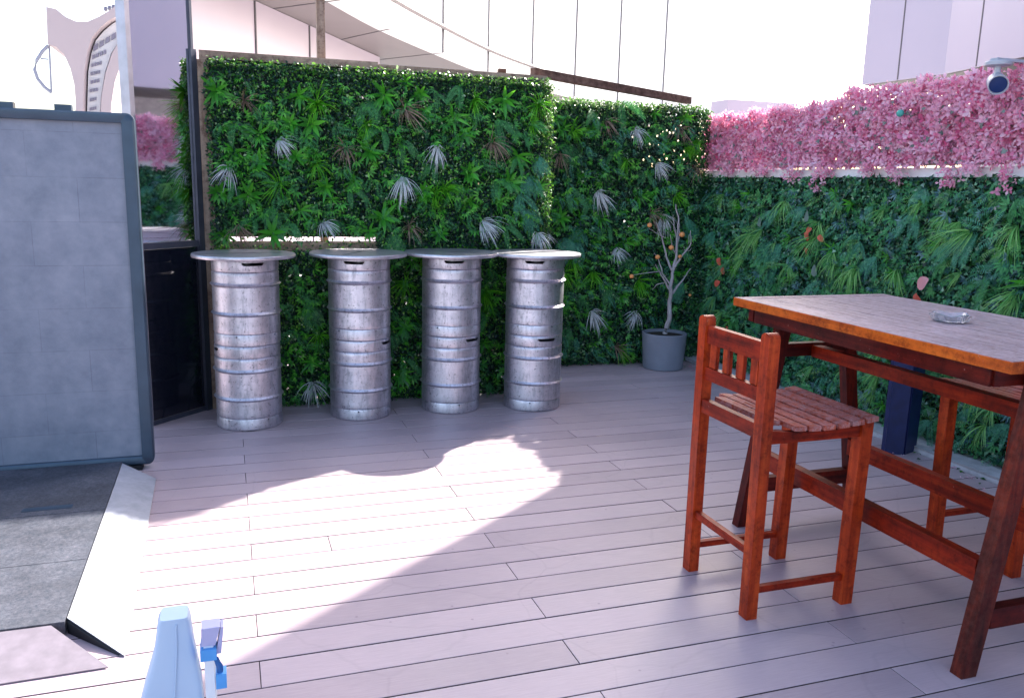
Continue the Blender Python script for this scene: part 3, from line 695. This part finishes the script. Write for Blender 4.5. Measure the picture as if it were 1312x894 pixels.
for px, py, yy, s in ((827,288,-.05,.9),(869,300,-.04,1.05),(853,316,-.07,1.0),(841,329,.0,.95),(868,328,-.02,.75),(805,353,-.04,.85),(884,378,.02,.6)):
    if om is None: o = bm_obj('orange_fruit', bm, m_or, pt, True); om = o.data
    else: o = bpy.data.objects.new('orange_fruit', om); C.objects.link(o); o.parent = pt
    q = L(px, py); o.location = (q.x, yy-.02, q.z); o.scale = (s, s, s)

# ---------------------------------------------------------------- bar stools
def make_stool():
    """local: backrest posts at x=0, seat towards +x, width along y 0..0.42 ; origin near back corner on the floor"""
    s = thing('bar_stool', 'x', 'bar stool')
    Wd, Dp, t = .43, .455, .047
    def post(x0, y0, h, top_round, nm, dx=0):
        bm = bmesh.new()
        if top_round:
            seg = 8; co = [(0, 0), (t, 0), (t, h-.02)] + [(t/2+t/2*math.cos(a), h-.02+.02*math.sin(a)) for a in [math.pi*k/seg for k in range(1, seg)]] + [(0, h-.02)]
            a = [bm.verts.new((x0, y0+y, z)) for y, z in co]; b2 = [bm.verts.new((x0+.042, y0+y, z)) for y, z in co]
            bm.faces.new(a[::-1]); bm.faces.new(b2)
            for i in range(len(co)): j = (i+1) % len(co); bm.faces.new((a[i], a[j], b2[j], b2[i]))
        else: leg_prism(bm, x0+dx, x0+t+dx, y0, y0+t, 0, x0, x0+t, h)
        bm_obj(nm, bm, m_wz, s, bevel=.003)
    post(0, 0, 1.0, True, 'leg'); post(0, Wd-t, 1.0, True, 'leg')
    post(Dp-t, 0, .680, False, 'leg', -.012); post(Dp-t, Wd-t, .680, False, 'leg', -.012)
    def bar(nm, m, *bx, bv=.003): bm = bmesh.new(); box(bm, *bx); return bm_obj(nm, bm, m, s, bevel=bv)
    bar('top_rail', m_wy, .008, .034, t+.001, Wd-t-.001, .900, .965)
    bar('back_rail', m_wy, .008, .034, t+.001, Wd-t-.001, .765, .812)
    for k in range(4):
        yc = t+(Wd-2*t)*(k+.5)/4+.0
        bar('back_slat', m_wz, .013, .027, yc-.020, yc+.020, .8135, .8985, bv=.0015)
    bar('seat_rail', m_wy, .004, .030, t+.001, Wd-t-.001, .640, .690)
    bar('seat_rail', m_wy, Dp-t+.012, Dp-.008, t+.001, Wd-t-.001, .625, .672)
    for y in (.008, Wd-.034):
        bm = bmesh.new(); xs = [.043+(Dp-t-.0445)*k/8 for k in range(9)]
        dish = lambda x: .672-.016*math.sin(math.pi*(x-.04)/(Dp-.06))
        a = [bm.verts.new((x, y, dish(x))) for x in xs]+[bm.verts.new((x, y, .625)) for x in xs[::-1]]
        b2 = [bm.verts.new((v.co.x, y+.026, v.co.z)) for v in a]
        bm.faces.new(a); bm.faces.new(b2[::-1])
        for i in range(len(a)): j = (i+1) % len(a); bm.faces.new((a[i], b2[i], b2[j], a[j]))
        bm_obj('seat_rail', bm, m_wx, s, bevel=.0015)
    ns = 7; x = .052; w = (Dp+.012-.052)/ns
    for k in range(ns):
        xc = x+w*(k+.5); z = .690-.016*math.sin(math.pi*min(1, (xc-.04)/(Dp-.05)))
        M = Matrix.Translation((xc, 0, z)) @ Matrix.Rotation(-.10*math.cos(math.pi*(xc-.04)/(Dp-.05))*-1, 4, 'Y')
        bm = bmesh.new(); box(bm, -w/2+.0065, w/2-.0065, -.014 if k > 0 else .05, Wd+.014 if k > 0 else Wd-.05, -.0085, .0085, M); bm_obj('seat_slat', bm, m_seat, s, bevel=.0025)
    bar('stretcher', m_wx, .040, Dp-t-.004, .012, .034, .090, .113)
    bar('stretcher', m_wx, .040, Dp-t-.004, Wd-.034, Wd-.012, .090, .113)
    bar('stretcher', m_wy, .010, .032, t+.001, Wd-t-.001, .222, .250)
    return s
st = make_stool()
st['label'] = 'orange brown wooden bar stool with slatted back, standing free in front of the table'; st['group'] = 'wooden bar stools at the table'
st.location = (1.642, 2.238, 0)
s2 = st.copy(); C.objects.link(s2)
for c in list(st.children): d = c.copy(); C.objects.link(d); d.parent = s2
s2['label'] = 'wooden bar stool on the far side of the table, mostly hidden, beside the ivy wall'
s2.rotation_euler = (0, 0, math.pi); s2.location = (3.275, 2.655, 0)

# ---------------------------------------------------------------- high table
tb = thing('high_table', 'tall reddish wooden bar table with slanted legs and weathered plank top', 'table', (0, 0, 0))
TX0, TX1, TY0, TY1 = 2.055, 2.85, 1.705, 3.075
npl = 7; wv_ = (TX1-TX0-.05)/npl
bm = bmesh.new()
for k in range(npl):
    xa = TX0+.05+wv_*k
    box(bm, xa+.0018, xa+wv_-.0018, TY0+.052, TY1-.052, .972, .9992)
bm_obj('tabletop', bm, m_plank, tb, bevel=.0012, seg=1)
bm = bmesh.new(); box(bm, TX0, TX0+.050, TY0, TY1, .966, .9996); bm_obj('edge_board', bm, m_tedge, tb, bevel=.005)
bm = bmesh.new(); box(bm, TX0+.0505, TX1, TY0, TY0+.0515, .966, .9994); bm_obj('edge_board', bm, m_wx, tb, bevel=.004)
bm = bmesh.new(); box(bm, TX0+.0505, TX1, TY1-.0515, TY1, .966, .9994); bm_obj('edge_board', bm, m_wx, tb, bevel=.004)
# long edge face of the left board gets the weathered top: thin planed strip let into it
bm = bmesh.new(); box(bm, TX0+.004, TX0+.048, TY0+.006, TY1-.006, .9997, 1.0012); bm_obj('edge_top', bm, m_plank, tb)
for ya_, yb_ in ((TY0+.006, TY0+.0505), (TY1-.0505, TY1-.003)):
    bm = bmesh.new(); box(bm, TX0+.0515, TX1-.004, ya_, yb_, .9995, 1.0010); bm_obj('edge_top', bm, m_plank, tb)
CXm = 2.405
for y in (1.745, 2.945):
    for sg in (-1, 1):
        foot = CXm + sg*.30; top = CXm+sg*.155
        bm = bmesh.new(); leg_prism(bm, foot-.029, foot+.029, y, y+.045, 0, top-.029, top+.029, .965); bm_obj('leg', bm, m_tl if (y < 2 and sg < 0) else m_tz, tb, bevel=.004)
    bm = bmesh.new(); box(bm, CXm-.165, CXm+.165, y+.006, y+.044, .756, .812); bm_obj('end_rail', bm, m_tx, tb, bevel=.003)
    bm = bmesh.new(); box(bm, CXm-.235, CXm+.235, y+.006, y+.044, .150, .215); bm_obj('end_rail', bm, m_tx, tb, bevel=.003)
    bm = bmesh.new(); box(bm, CXm-.30, CXm+.40, y+.052, y+.085, .905, .9655); bm_obj('end_rail', bm, m_tx, tb, bevel=.003)
yA, yB = 1.796, 2.944
bm = bmesh.new(); box(bm, CXm-.275, CXm-.235, yA, yB, .292, .362); bm_obj('stretcher', bm, m_wy, tb, bevel=.003)
bm = bmesh.new(); box(bm, CXm+.215, CXm+.255, yA, yB, .292, .362); bm_obj('stretcher', bm, m_wy, tb, bevel=.003)
bm = bmesh.new(); box(bm, CXm-.022, CXm+.022, yA-.01, yB+.006, .752, .802); bm_obj('stretcher', bm, m_wy, tb, bevel=.003)
bm = bmesh.new(); box(bm, 2.095, 2.125, TY0+.10, TY1-.10, .905, .965); bm_obj('apron', bm, m_ty, tb, bevel=.003)
bm = bmesh.new(); box(bm, 2.775, 2.805, TY0+.10, TY1-.10, .905, .965); bm_obj('apron', bm, m_ty, tb, bevel=.003)
# ashtray
m_gl, t, b = mat('cut_glass'); b.inputs['Transmission Weight'].default_value = .75; b.inputs['Roughness'].default_value = .12; b.inputs['IOR'].default_value = 1.5; b.inputs['Base Color'].default_value = (.92, .90, .96, 1)
bm = bmesh.new(); pr = [(0,0),(.052,0),(.058,.004),(.068,.026),(.066,.029),(.058,.028),(.044,.010),(0,.008)]
n = 32; rings = []
for r0, z in pr:
    if r0 == 0: rings.append([bm.verts.new((0, 0, z))]); continue
    rings.append([bm.verts.new((r0*(1+.05*math.cos(8*2*math.pi*k/n))*math.cos(2*math.pi*k/n), r0*(1+.05*math.cos(8*2*math.pi*k/n))*math.sin(2*math.pi*k/n), z+(.004*math.cos(4*2*math.pi*k/n) if z > .02 else 0))) for k in range(n)])
for a, b2 in zip(rings, rings[1:]):
    for k in range(n):
        k2 = (k+1) % n
        if len(a) == 1: bm.faces.new((a[0], b2[k2], b2[k]))
        elif len(b2) == 1: bm.faces.new((a[k], a[k2], b2[0]))
        else: bm.faces.new((a[k], a[k2], b2[k2], b2[k]))
tag(bm_obj('ashtray', bm, m_gl, None, False, (2.49, 2.345, 1.0002)), 'clear cut glass ashtray on the weathered tabletop', 'ashtray')

# ---------------------------------------------------------------- navy post
m_navy = simple('navy_paint', (.008, .016, .085), .42, var=.25, scale=14)
nv = thing('angled_post', 'dark navy painted upright post standing behind the table against the ivy', 'post', (3.60, 3.60, 0))
bm = bmesh.new(); box(bm, -.10, .0, -.012, .012, 0, .62, Matrix.Rotation(R(-28), 4, 'Z') @ Matrix.Translation((0, 0, 0))); bm_obj('left_board', bm, m_navy, nv, bevel=.003)
bm = bmesh.new(); box(bm, .004, .13, -.012, .012, 0, .60, Matrix.Rotation(R(20), 4, 'Z')); bm_obj('right_board', bm, m_navy, nv, bevel=.003)
for x, y, h in ((-.075, .06, .80), (.112, .062, .80)):
    bm = bmesh.new(); box(bm, x-.013, x+.013, y-.013, y+.013, 0, h); bm_obj('upright', bm, m_navy, nv, bevel=.002)

# ---------------------------------------------------------------- framed panel at the left
m_fr = simple('blue_grey_frame', (.045, .075, .115), .38, .35, .15, 8)
m_face, t, b = mat('grey_brick_pattern_panel')
tc = N(t, 'ShaderNodeTexCoord').outputs['Object']
a = noise(t, 7, 6, .7, tc); f2 = noise(t, 2.2, 4, .6, tc)
c = ramp(t, a, [(.3, (.155, .185, .245)), (.7, (.25, .28, .35))]); c = mixc(t, 1.0, c, ramp(t, f2, [(.35, (.88, .9, .92)), (.65, (1.07, 1.05, 1.04))]), 'MULTIPLY')
sp = N(t, 'ShaderNodeMapping'); sp.inputs['Rotation'].default_value = (R(90), 0, 0); t.links.new(tc, sp.inputs[0])
bk = N(t, 'ShaderNodeTexBrick'); bk.inputs['Scale'].default_value = 1; bk.inputs['Brick Width'].default_value = .41; bk.inputs['Row Height'].default_value = .205; bk.inputs['Mortar Size'].default_value = .0022; bk.inputs['Mortar Smooth'].default_value = .4
bk.inputs['Color1'].default_value = (1, 1, 1, 1); bk.inputs['Color2'].default_value = (.93, .93, .95, 1); bk.inputs['Mortar'].default_value = (.72, .72, .76, 1); t.links.new(sp.outputs[0], bk.inputs['Vector'])
c = mixc(t, ramp(t, noise(t, 5, 3, .5, tc), [(.4, (.25,)*3), (.6, (.95,)*3)]), c, mixc(t, 1.0, c, bk.outputs['Color'], 'MULTIPLY'))
t.links.new(c, b.inputs['Base Color']); b.inputs['Roughness'].default_value = .55
bump(t, b, noise(t, 18, 5, .7, tc), .25, .003)
fp = thing('framed_panel', 'large grey brick patterned panel in rounded blue grey metal frame at left', 'panel', (-1.06, 4.43, 0))
HW, ZB, ZT = .672, .022, 1.735
bm = bmesh.new(); box(bm, -HW+.045, HW-.045, -.008, .02, ZB+.04, ZT-.04); bm_obj('face_sheet', bm, m_face, fp)
def rounded(hw, z0, z1, r, n=8):
    pts = []
    for cx, cz, a0 in ((hw-r, z1-r, 0), (-hw+r, z1-r, 90), (-hw+r, z0+r, 180), (hw-r, z0+r, 270)):
        for k in range(n+1): a = R(a0+90*k/n); pts.append((cx+r*math.cos(a), cz+r*math.sin(a)))
    return pts
bm = bmesh.new(); po = rounded(HW, ZB, ZT, .035); pi = rounded(HW-.050, ZB+.046, ZT-.046, .004)
lay = [(po, -.022, -.004), (po, -.03, -.008), (pi, -.03, .0), (pi, -.006, 0)]
rows = []
def shrink(pts, s): return [(x-math.copysign(min(abs(s), abs(x)), x), z-(s if z > .8 else -s)) for x, z in pts]
for pts, y, s in [(po, .03, 0), (po, -.022, 0), (shrink(po, .008), -.030, 0), (shrink(pi, -.006), -.030, 0), (pi, -.026, 0), (pi, -.006, 0), (pi, .03, 0)]:
    rows.append([bm.verts.new((x, y, z)) for x, z in pts])
for a, b2 in zip(rows, rows[1:]+rows[:1]):
    for i in range(len(a)): j = (i+1) % len(a); bm.faces.new((a[i], a[j], b2[j], b2[i]))
bm_obj('frame', bm, m_fr, fp, True)
m_foot = simple('black_rubber', (.012, .013, .016), .7)
for x in (-.58, .585):
    bm = bmesh.new(); box(bm, x-.035, x+.03, -.045, .06, 0.0, .021); bm_obj('foot', bm, m_foot, fp, bevel=.003)
for px in (8, 82):
    x, z = pxB(px, 138, 4.5); bm = bmesh.new(); box(bm, x+1.06-.035-.0, x+1.06+.035, .034, .084, .0, 1.765); bm_obj('rear_strut', bm, m_fr, fp, bevel=.004)

# ---------------------------------------------------------------- low platform with metal edging
m_tile, t, b = mat('dark_speckled_tile')
a = noise(t, 90, 4, .8); f2 = noise(t, 6, 6, .7)
c = ramp(t, a, [(.35, (.026, .036, .052)), (.65, (.10, .10, .12))]); c = mixc(t, 1.0, c, ramp(t, f2, [(.35, (.7, .7, .72)), (.7, (1.5, 1.45, 1.45))]), 'MULTIPLY')
t.links.new(c, b.inputs['Base Color']); b.inputs['Roughness'].default_value = .6; bump(t, b, a, .3, .001)
m_galv, t, b = mat('galvanised_sheet')
a = noise(t, 14, 5, .7); t.links.new(ramp(t, a, [(.3, (.36, .38, .44)), (.7, (.52, .53, .60))]), b.inputs['Base Color']); b.inputs['Metallic'].default_value = .35; b.inputs['Roughness'].default_value = .48
m_ramp = simple('mauve_grey_ramp', (.20, .17, .20), .5, var=.15, scale=20)
pf = thing('low_platform', 'low dark tiled platform with sloping metal edges at the lower left', 'platform', (0, 0, 0))
for ya, yb in ((3.747, 4.395), (3.2485, 3.743), (2.772, 3.2445)):
    bm = bmesh.new(); box(bm, -2.1, -.537, ya, yb, .010, .050); bm_obj('tile', bm, m_tile, pf, bevel=.002)
bm = bmesh.new(); box(bm, -2.1, -.545, 2.785, 4.39, .0015, .009); bm_obj('base', bm, m_foot, pf)
bm = bmesh.new()
def slab(pts, th=.004):
    a = [bm.verts.new(p) for p in pts]; b2 = [bm.verts.new((p[0], p[1], p[2]-th)) for p in pts]
    bm.faces.new(a); bm.faces.new(b2[::-1])
    for i in range(len(a)): j = (i+1) % len(a); bm.faces.new((a[i], b2[i], b2[j], a[j]))
slab([(-.532, 4.36, .053), (-.532, 2.79, .053), (-.345, 2.585, .006), (-.371, 4.225, .006)], .003)
bm_obj('side_ramp', bm, m_galv, pf)
bm = bmesh.new()
for k in range(5): 
    x = -.50+.02*k; z = .045-.005*k
slab([(-.534, 2.786, .046), (-.530, 2.786, .046), (-.36, 2.60, .0045), (-.365, 2.60, .0025), (-.534, 2.786, .0025)], .001)
bm_obj('end_plate', bm, m_foot, pf)
bm = bmesh.new(); slab([(-2.1, 2.766, .046), (-.575, 2.766, .046), (-.385, 2.535, .006), (-2.1, 2.50, .006)], .003); bm_obj('front_ramp', bm, m_ramp, pf)
bm = bmesh.new(); box(bm, -.865, -.672, 3.800, 3.842, .0502, .0516); bm_obj('tread_strip', bm, m_fr, pf)

# ---------------------------------------------------------------- folded blue lounger, nearest thing
m_blue = simple('light_blue_plastic', (.46, .58, .74), .42, var=.05, scale=5)
m_blue2 = simple('mid_blue_strap', (.08, .33, .72), .45, var=.08, scale=12)
m_wt = simple('white_enamel', (.80, .82, .86), .3, var=.02)
m_cap = simple('lilac_cap', (.46, .44, .66), .45, var=.05)
lg = thing('folded_lounger', 'light blue folded lounger with white tube frame, cut off at the lower left', 'lounger', (-.06, 1.25, -.012))
bm = bmesh.new()
secs = [(.812, -.057, -.018), (.804, -.061, -.0150), (.76, -.068, -.011), (.70, -.086, -.003), (.62, -.108, .000), (.45, -.125, .0), (.012, -.125, .0)]
rows = []
for z, xa, xb in secs:
    ring = []
    hw = (xb-xa)/2; cx = (xa+xb)/2
    for k in range(20):
        a = 2*math.pi*k/20; e = .30
        ring.append(bm.verts.new((cx+hw*math.copysign(abs(math.cos(a))**e, math.cos(a)), .02+.022*math.copysign(abs(math.sin(a))**e, math.sin(a)), z)))
    rows.append(ring)
for a, b2 in zip(rows, rows[1:]):
    for k in range(20): bm.faces.new((a[k], a[(k+1) % 20], b2[(k+1) % 20], b2[k]))
bm.faces.new(rows[0]); bm.faces.new(rows[-1][::-1])
bm_obj('backrest', bm, m_blue, lg, True)
bm = bmesh.new(); tube(bm, [((a_+b_)/2+.004, -.0035, z_) for z_, a_, b_ in secs[1:]], .0014, 6); bm_obj('moulded_seam', bm, m_blue, lg, True)
bm = bmesh.new(); box(bm, .003, .017, -.012, .010, 0.012, .768); bm_obj('frame_tube', bm, m_wt, lg, bevel=.004)
bm = bmesh.new(); box(bm, .003, .017, .044, .06, 0.012, .74); bm_obj('frame_tube', bm, m_wt, lg, bevel=.004)
bm = bmesh.new(); leg_prism(bm, .000, .020, -.014, .014, .768, .001, .028, .797); leg_prism(bm, .0205, .028, -.012, .012, .752, .0285, .033, .795); bm_obj('end_cap', bm, m_cap, lg, bevel=.003)
bm = bmesh.new(); box(bm, -.002, .0215, -.019, .018, .746, .764); bm_obj('strap', bm, m_blue2, lg, bevel=.004)
bm = bmesh.new(); tube(bm, [(.020, -.012, .745), (.0245, -.010, .73), (.025, -.006, .715), (.021, -.004, .70)], [.004, .005, .005, .003], 8); bm_obj('strap_tail', bm, simple('deep_blue_strap', (.02, .12, .36), .5), lg, True)
bm = bmesh.new(); box(bm, .0185, .034, -.016, .008, .695, .719); bm_obj('strap', bm, m_blue2, lg, bevel=.004)

# ---------------------------------------------------------------- buildings beyond
def wall_strip(name, pts, z0, z1, m, parent, flip=False, thick=.3):
    bm = bmesh.new(); lo = []; hi = []; lo2 = []; hi2 = []
    for i, p in enumerate(pts):
        a = Vector(pts[max(0, i-1)]); b2 = Vector(pts[min(len(pts)-1, i+1)]); d = (b2-a).normalized(); nrm = Vector((-d.y, d.x))
        q = Vector(p)+nrm*thick
        lo.append(bm.verts.new((p[0], p[1], z0))); hi.append(bm.verts.new((p[0], p[1], z1)))
        lo2.append(bm.verts.new((q.x, q.y, z0))); hi2.append(bm.verts.new((q.x, q.y, z1)))
    for i in range(len(pts)-1):
        bm.faces.new((lo[i], lo[i+1], hi[i+1], hi[i])); bm.faces.new((lo2[i+1], lo2[i], hi2[i], hi2[i+1]))
        bm.faces.new((hi[i], hi[i+1], hi2[i+1], hi2[i])); bm.faces.new((lo[i+1], lo[i], lo2[i], lo2[i+1]))
    for e in (0, -1): bm.faces.new((lo[e], hi[e], hi2[e], lo2[e]))
    return bm_obj(name, bm, m, parent)
cb_ = thing('curved_building', 'white panelled building with curved overhanging canopy beyond the back green walls', 'building', (0, 0, 0))
FP = [(.9, 13.4), (1.5, 14.5), (2.014, 15.44), (3.316, 17.8), (5.06, 20.4), (7.015, 23.12), (9.2, 25.6), (11.6, 27.9), (14.3, 30.1), (17.3, 32.1), (20.8, 34.0)]
WP = [(-.6, 14.05), (.62, 16.1), (3.8, 21.8)]
FPs = []
for i in range(len(FP)-1):
    for k in range(4):
        f = k/4; p0 = Vector(FP[max(0, i-1)]); p1 = Vector(FP[i]); p2 = Vector(FP[i+1]); p3 = Vector(FP[min(len(FP)-1, i+2)])
        FPs.append(tuple(.5*((2*p1)+(p2-p0)*f+(2*p0-5*p1+4*p2-p3)*f*f+(3*p1-p0-3*p2+p3)*f**3)))
FPs.append(FP[-1])
wall_strip('fascia', FPs, 4.5, 13, m_whitec, cb_)
wall_strip('wall', WP, -.1, 4.49, m_lilac2, cb_)
# soffit between wall line and fascia
bm = bmesh.new()
inner = [(-.7, 14.0), (-.4, 15.5), (0, 18), (1.6, 22), (2.2, 25), (3.5, 28), (6, 31), (9, 34), (12, 37), (16, 40), (20, 42)]
fo = [FPs[int(i*(len(FPs)-1)/(len(inner)-1))] for i in range(len(inner))]
for i in range(len(inner)-1):
    vs_ = [bm.verts.new((x, y, z)) for z in (4.502, 4.62) for x, y in (fo[i], fo[i+1], inner[i+1], inner[i])]
    bm.faces.new(vs_[:4]); bm.faces.new(vs_[4:][::-1])
bm_obj('soffit', bm, m_soffit, cb_)
bm = bmesh.new()
for i in range(1, len(inner)-1):
    a, b2 = Vector(fo[i]), Vector(inner[i]); beam(bm, (a.x, a.y, 4.497), (b2.x, b2.y, 4.497), .04, .008)
bm_obj('soffit_joints', bm, m_joint, cb_)
def face_joint(p, d, z0, z1, par, off=.004, w=.06):
    bm = bmesh.new(); q = Vector(p); dd = Vector(d).normalized(); nn_ = Vector((dd.y, -dd.x))
    M = Matrix.Translation((q.x+nn_.x*off*0, q.y+nn_.y*off*0, 0)) @ Matrix.Rotation(math.atan2(dd.y, dd.x), 4, 'Z')
    box(bm, -w/2, w/2, -off, .02, z0, z1, M); return bm_obj('panel_joint', bm, m_joint, par)
for i in (4, 5, 6, 7, 8, 9):
    a, b2 = Vector(FP[i-1]), Vector(FP[i+1]); face_joint(FP[i], b2-a, 4.505, 12.98, cb_, .03)
for f in (.0, .5): 
    p = Vector(WP[1]).lerp(Vector(WP[2]), f*.7); face_joint(p, Vector(WP[2])-Vector(WP[1]), 0, 4.48, cb_, .02, .04)
# ledge line along the fascia
pts = [(*(Vector(p)+Vector((.06, -.04))), 5.06) for p in FPs[8:30]]
bm = bmesh.new(); tube(bm, pts, .05, 6); bm_obj('ledge', bm, m_soffit, cb_)

rb = thing('clad_building', 'lilac panelled building with dark soffit above the pink flowers on the right', 'building', (0, 0, 0))
RF = [(6.0, 7.06), (6.03, 6.62), (6.05, 6.09), (5.95, 5.66), (5.80, 5.09), (5.5, 4.0), (5.2, 2.5), (5.0, 0.5), (5.1, -2), (5.6, -5)]
def wall_rev(name, pts, z0, z1, m, par, thick=.3): return wall_strip(name, pts, z0, z1, m, par, thick=thick)
wall_strip('facade', RF, 2.5, 8.5, m_lilac, rb, thick=.25)
bm = bmesh.new(); a = [bm.verts.new((x+.02, y, 2.496)) for x, y in RF]; b2 = [bm.verts.new((x+6, y+.0, 2.496)) for x, y in RF]; a3 = [bm.verts.new((x+.1, y, 2.6)) for x, y in RF]; b3 = [bm.verts.new((x+6, y, 2.6)) for x, y in RF]
for i in range(len(RF)-1): bm.faces.new((a[i], a[i+1], b2[i+1], b2[i])); bm.faces.new((a3[i+1], a3[i], b3[i], b3[i+1]))
bm_obj('soffit', bm, simple('dark_soffit', (.07, .06, .065), .6), rb)
bm = bmesh.new(); box(bm, 6.30, 12, 6.81, 7.04, 2.505, 8.5); bm_obj('end_wall', bm, m_lilac, rb)
bm = bmesh.new(); box(bm, 6.2, 12, -4.8, 6.79, 8.3, 8.49); bm_obj('roof', bm, m_soffit, rb)
bm = bmesh.new(); box(bm, 7.2, 7.4, -4, 6.7, -.05, 2.495); bm_obj('core_wall', bm, m_kerb, rb)
for i in (1, 3, 5, 6, 7): face_joint(RF[i], Vector(RF[i+1])-Vector(RF[i-1]), 2.505, 8.48, rb, w=.012)

bm = bmesh.new(); box(bm, 6.3, 7.35, 9.9, 10.3, -.05, 2.62); tag(bm_obj('low_wall', bm, m_lilac, bevel=.01), 'short plain lilac wall end beyond the corner of the two green walls', 'wall')

# CCTV camera under the right soffit
cc = thing('security_camera', 'grey white bullet security camera hanging in front of the pink flowers at upper right', 'camera', (5.55, 5.02, 2.5))
cc.location = (3.70, 3.385, 2.115); cc.scale = (.56, .56, .56)
m_cw = simple('grey_white_camera_shell', (.42, .44, .50), .4, var=.04)
m_lens, t, b = mat('dark_lens'); b.inputs['Base Color'].default_value = (.01, .03, .12, 1); b.inputs['Roughness'].default_value = .08
bm = bmesh.new(); lathe(bm, [(0,-.001),(.105,-.001),(.11,-.008),(.108,-.035),(.07,-.045),(0,-.046)], 32); bm_obj('mount_base', bm, m_cw, cc, True)
bm = bmesh.new(); box(bm, -.06, .56, -.04, .04, .0, .025); bm_obj('bracket', bm, m_cw, cc, bevel=.006)
bm = bmesh.new(); box(bm, .50, .56, -.05, .05, -1.05, -.002); bm_obj('bracket_stem', bm, m_cw, cc, bevel=.006)
bm = bmesh.new(); tube(bm, [(0, 0, -.04), (0, 0, -.10), (-.015, -.02, -.125)], [.028, .028, .03], 14); bm_obj('arm', bm, m_cw, cc, True)
ax = Vector((-.60, -.72, -.30)).normalized(); M = Matrix.Translation(Vector((-.02, -.03, -.19))) @ ax.to_track_quat('Z', 'Y').to_matrix().to_4x4()
bm = bmesh.new(); lathe(bm, [(0,-.13),(.045,-.128),(.072,-.11),(.078,-.08),(.080,.06),(.084,.062),(.084,.09),(.076,.09),(.074,.070),(0,.068)], 32); bmesh.ops.transform(bm, matrix=M, verts=bm.verts); bm_obj('housing', bm, m_cw, cc, True)
bm = bmesh.new(); lathe(bm, [(.071,.0695),(.071,.074),(.035,.079),(0,.080)], 32); bmesh.ops.transform(bm, matrix=M, verts=bm.verts); bm_obj('lens', bm, m_lens, cc, True)

# curved tower, solid stand-in for a reflection in glass at the far left
dt = thing('reflection_tower', 'curved pinkish tower with dark window rows, standing in for a glass reflection at upper left', 'tower', (0, 60, 0))
def D(px, py): x, z = pxB(px, py, 60.0); return (x, z)
m_tp = simple('hazy_pink_concrete', (.40, .32, .34), .7, var=.05, scale=.3)
m_tw = simple('hazy_white_concrete', (.62, .60, .64), .7, var=.03, scale=.3)
m_win = simple('hazy_window_glass', (.20, .18, .25), .3)
bm = bmesh.new(); extrude_poly(bm, [D(*q) for q in ((59,9),(72,12),(84,22),(98,28),(112,28),(126,22),(140,14),(156,2),(157,18),(140,26),(128,36),(118,48),(112,66),(108,90),(106,160),(96,160),(97,130),(95,108),(90,88),(82,70),(72,60),(61,57))], 0, 6); bm_obj('wing', bm, m_tp, dt)
bm = bmesh.new(); extrude_poly(bm, [D(*q) for q in ((156,20),(142,27),(130,37),(120,49),(114,66),(110,90),(108,160),(124,160),(127,120),(132,90),(140,66),(156,40))], 1, 7); bm_obj('core', bm, m_tw, dt)
bm = bmesh.new(); extrude_poly(bm, [D(*q) for q in ((156,42),(142,68),(134,92),(129,120),(126,160),(140,160),(142,130),(146,104),(152,86),(157,76))], .5, 6.5); bm_obj('wing', bm, m_tp, dt)
for (xa, ya, xb, yb, h) in ((130,6,150,1,4),(116,57,147,38,7),(115,69,134,61,5),(114,80,128,76,4),(113,91,126,88,4),(113,102,125,99,4),(112,113,123,111,4),(112,125,121,123,4),(112,137,121,135,4)):
    k = 4 if xb-xa > 12 else 3; bm = bmesh.new()
    for j in range(k):
        f0, f1 = j/k+.03, (j+1)/k-.03
        q = [D(xa+(xb-xa)*f0, ya+(yb-ya)*f0), D(xa+(xb-xa)*f1, ya+(yb-ya)*f1), D(xa+(xb-xa)*f1, ya+(yb-ya)*f1+h), D(xa+(xb-xa)*f0, ya+(yb-ya)*f0+h)]
        extrude_poly(bm, q, .9, 1.4)
    bm_obj('window_row', bm, m_win, dt)
bm = bmesh.new(); tube(bm, [(D(*q)[0], .5, D(*q)[1]) for q in ((60,57),(52,65),(45,76),(42,88),(46,100),(55,111),(64,118))], .10, 8); tube(bm, [(D(50,74)[0], .5, D(50,74)[1]), (D(60,75)[0], .5, D(60,75)[1])], .05, 6); tube(bm, [(D(61,57)[0], .5, D(61,57)[1]), (D(64,118)[0], .5, D(64,118)[1])], .06, 6); bm_obj('arched_mast', bm, simple('mast_steel', (.25, .25, .32), .5), dt)
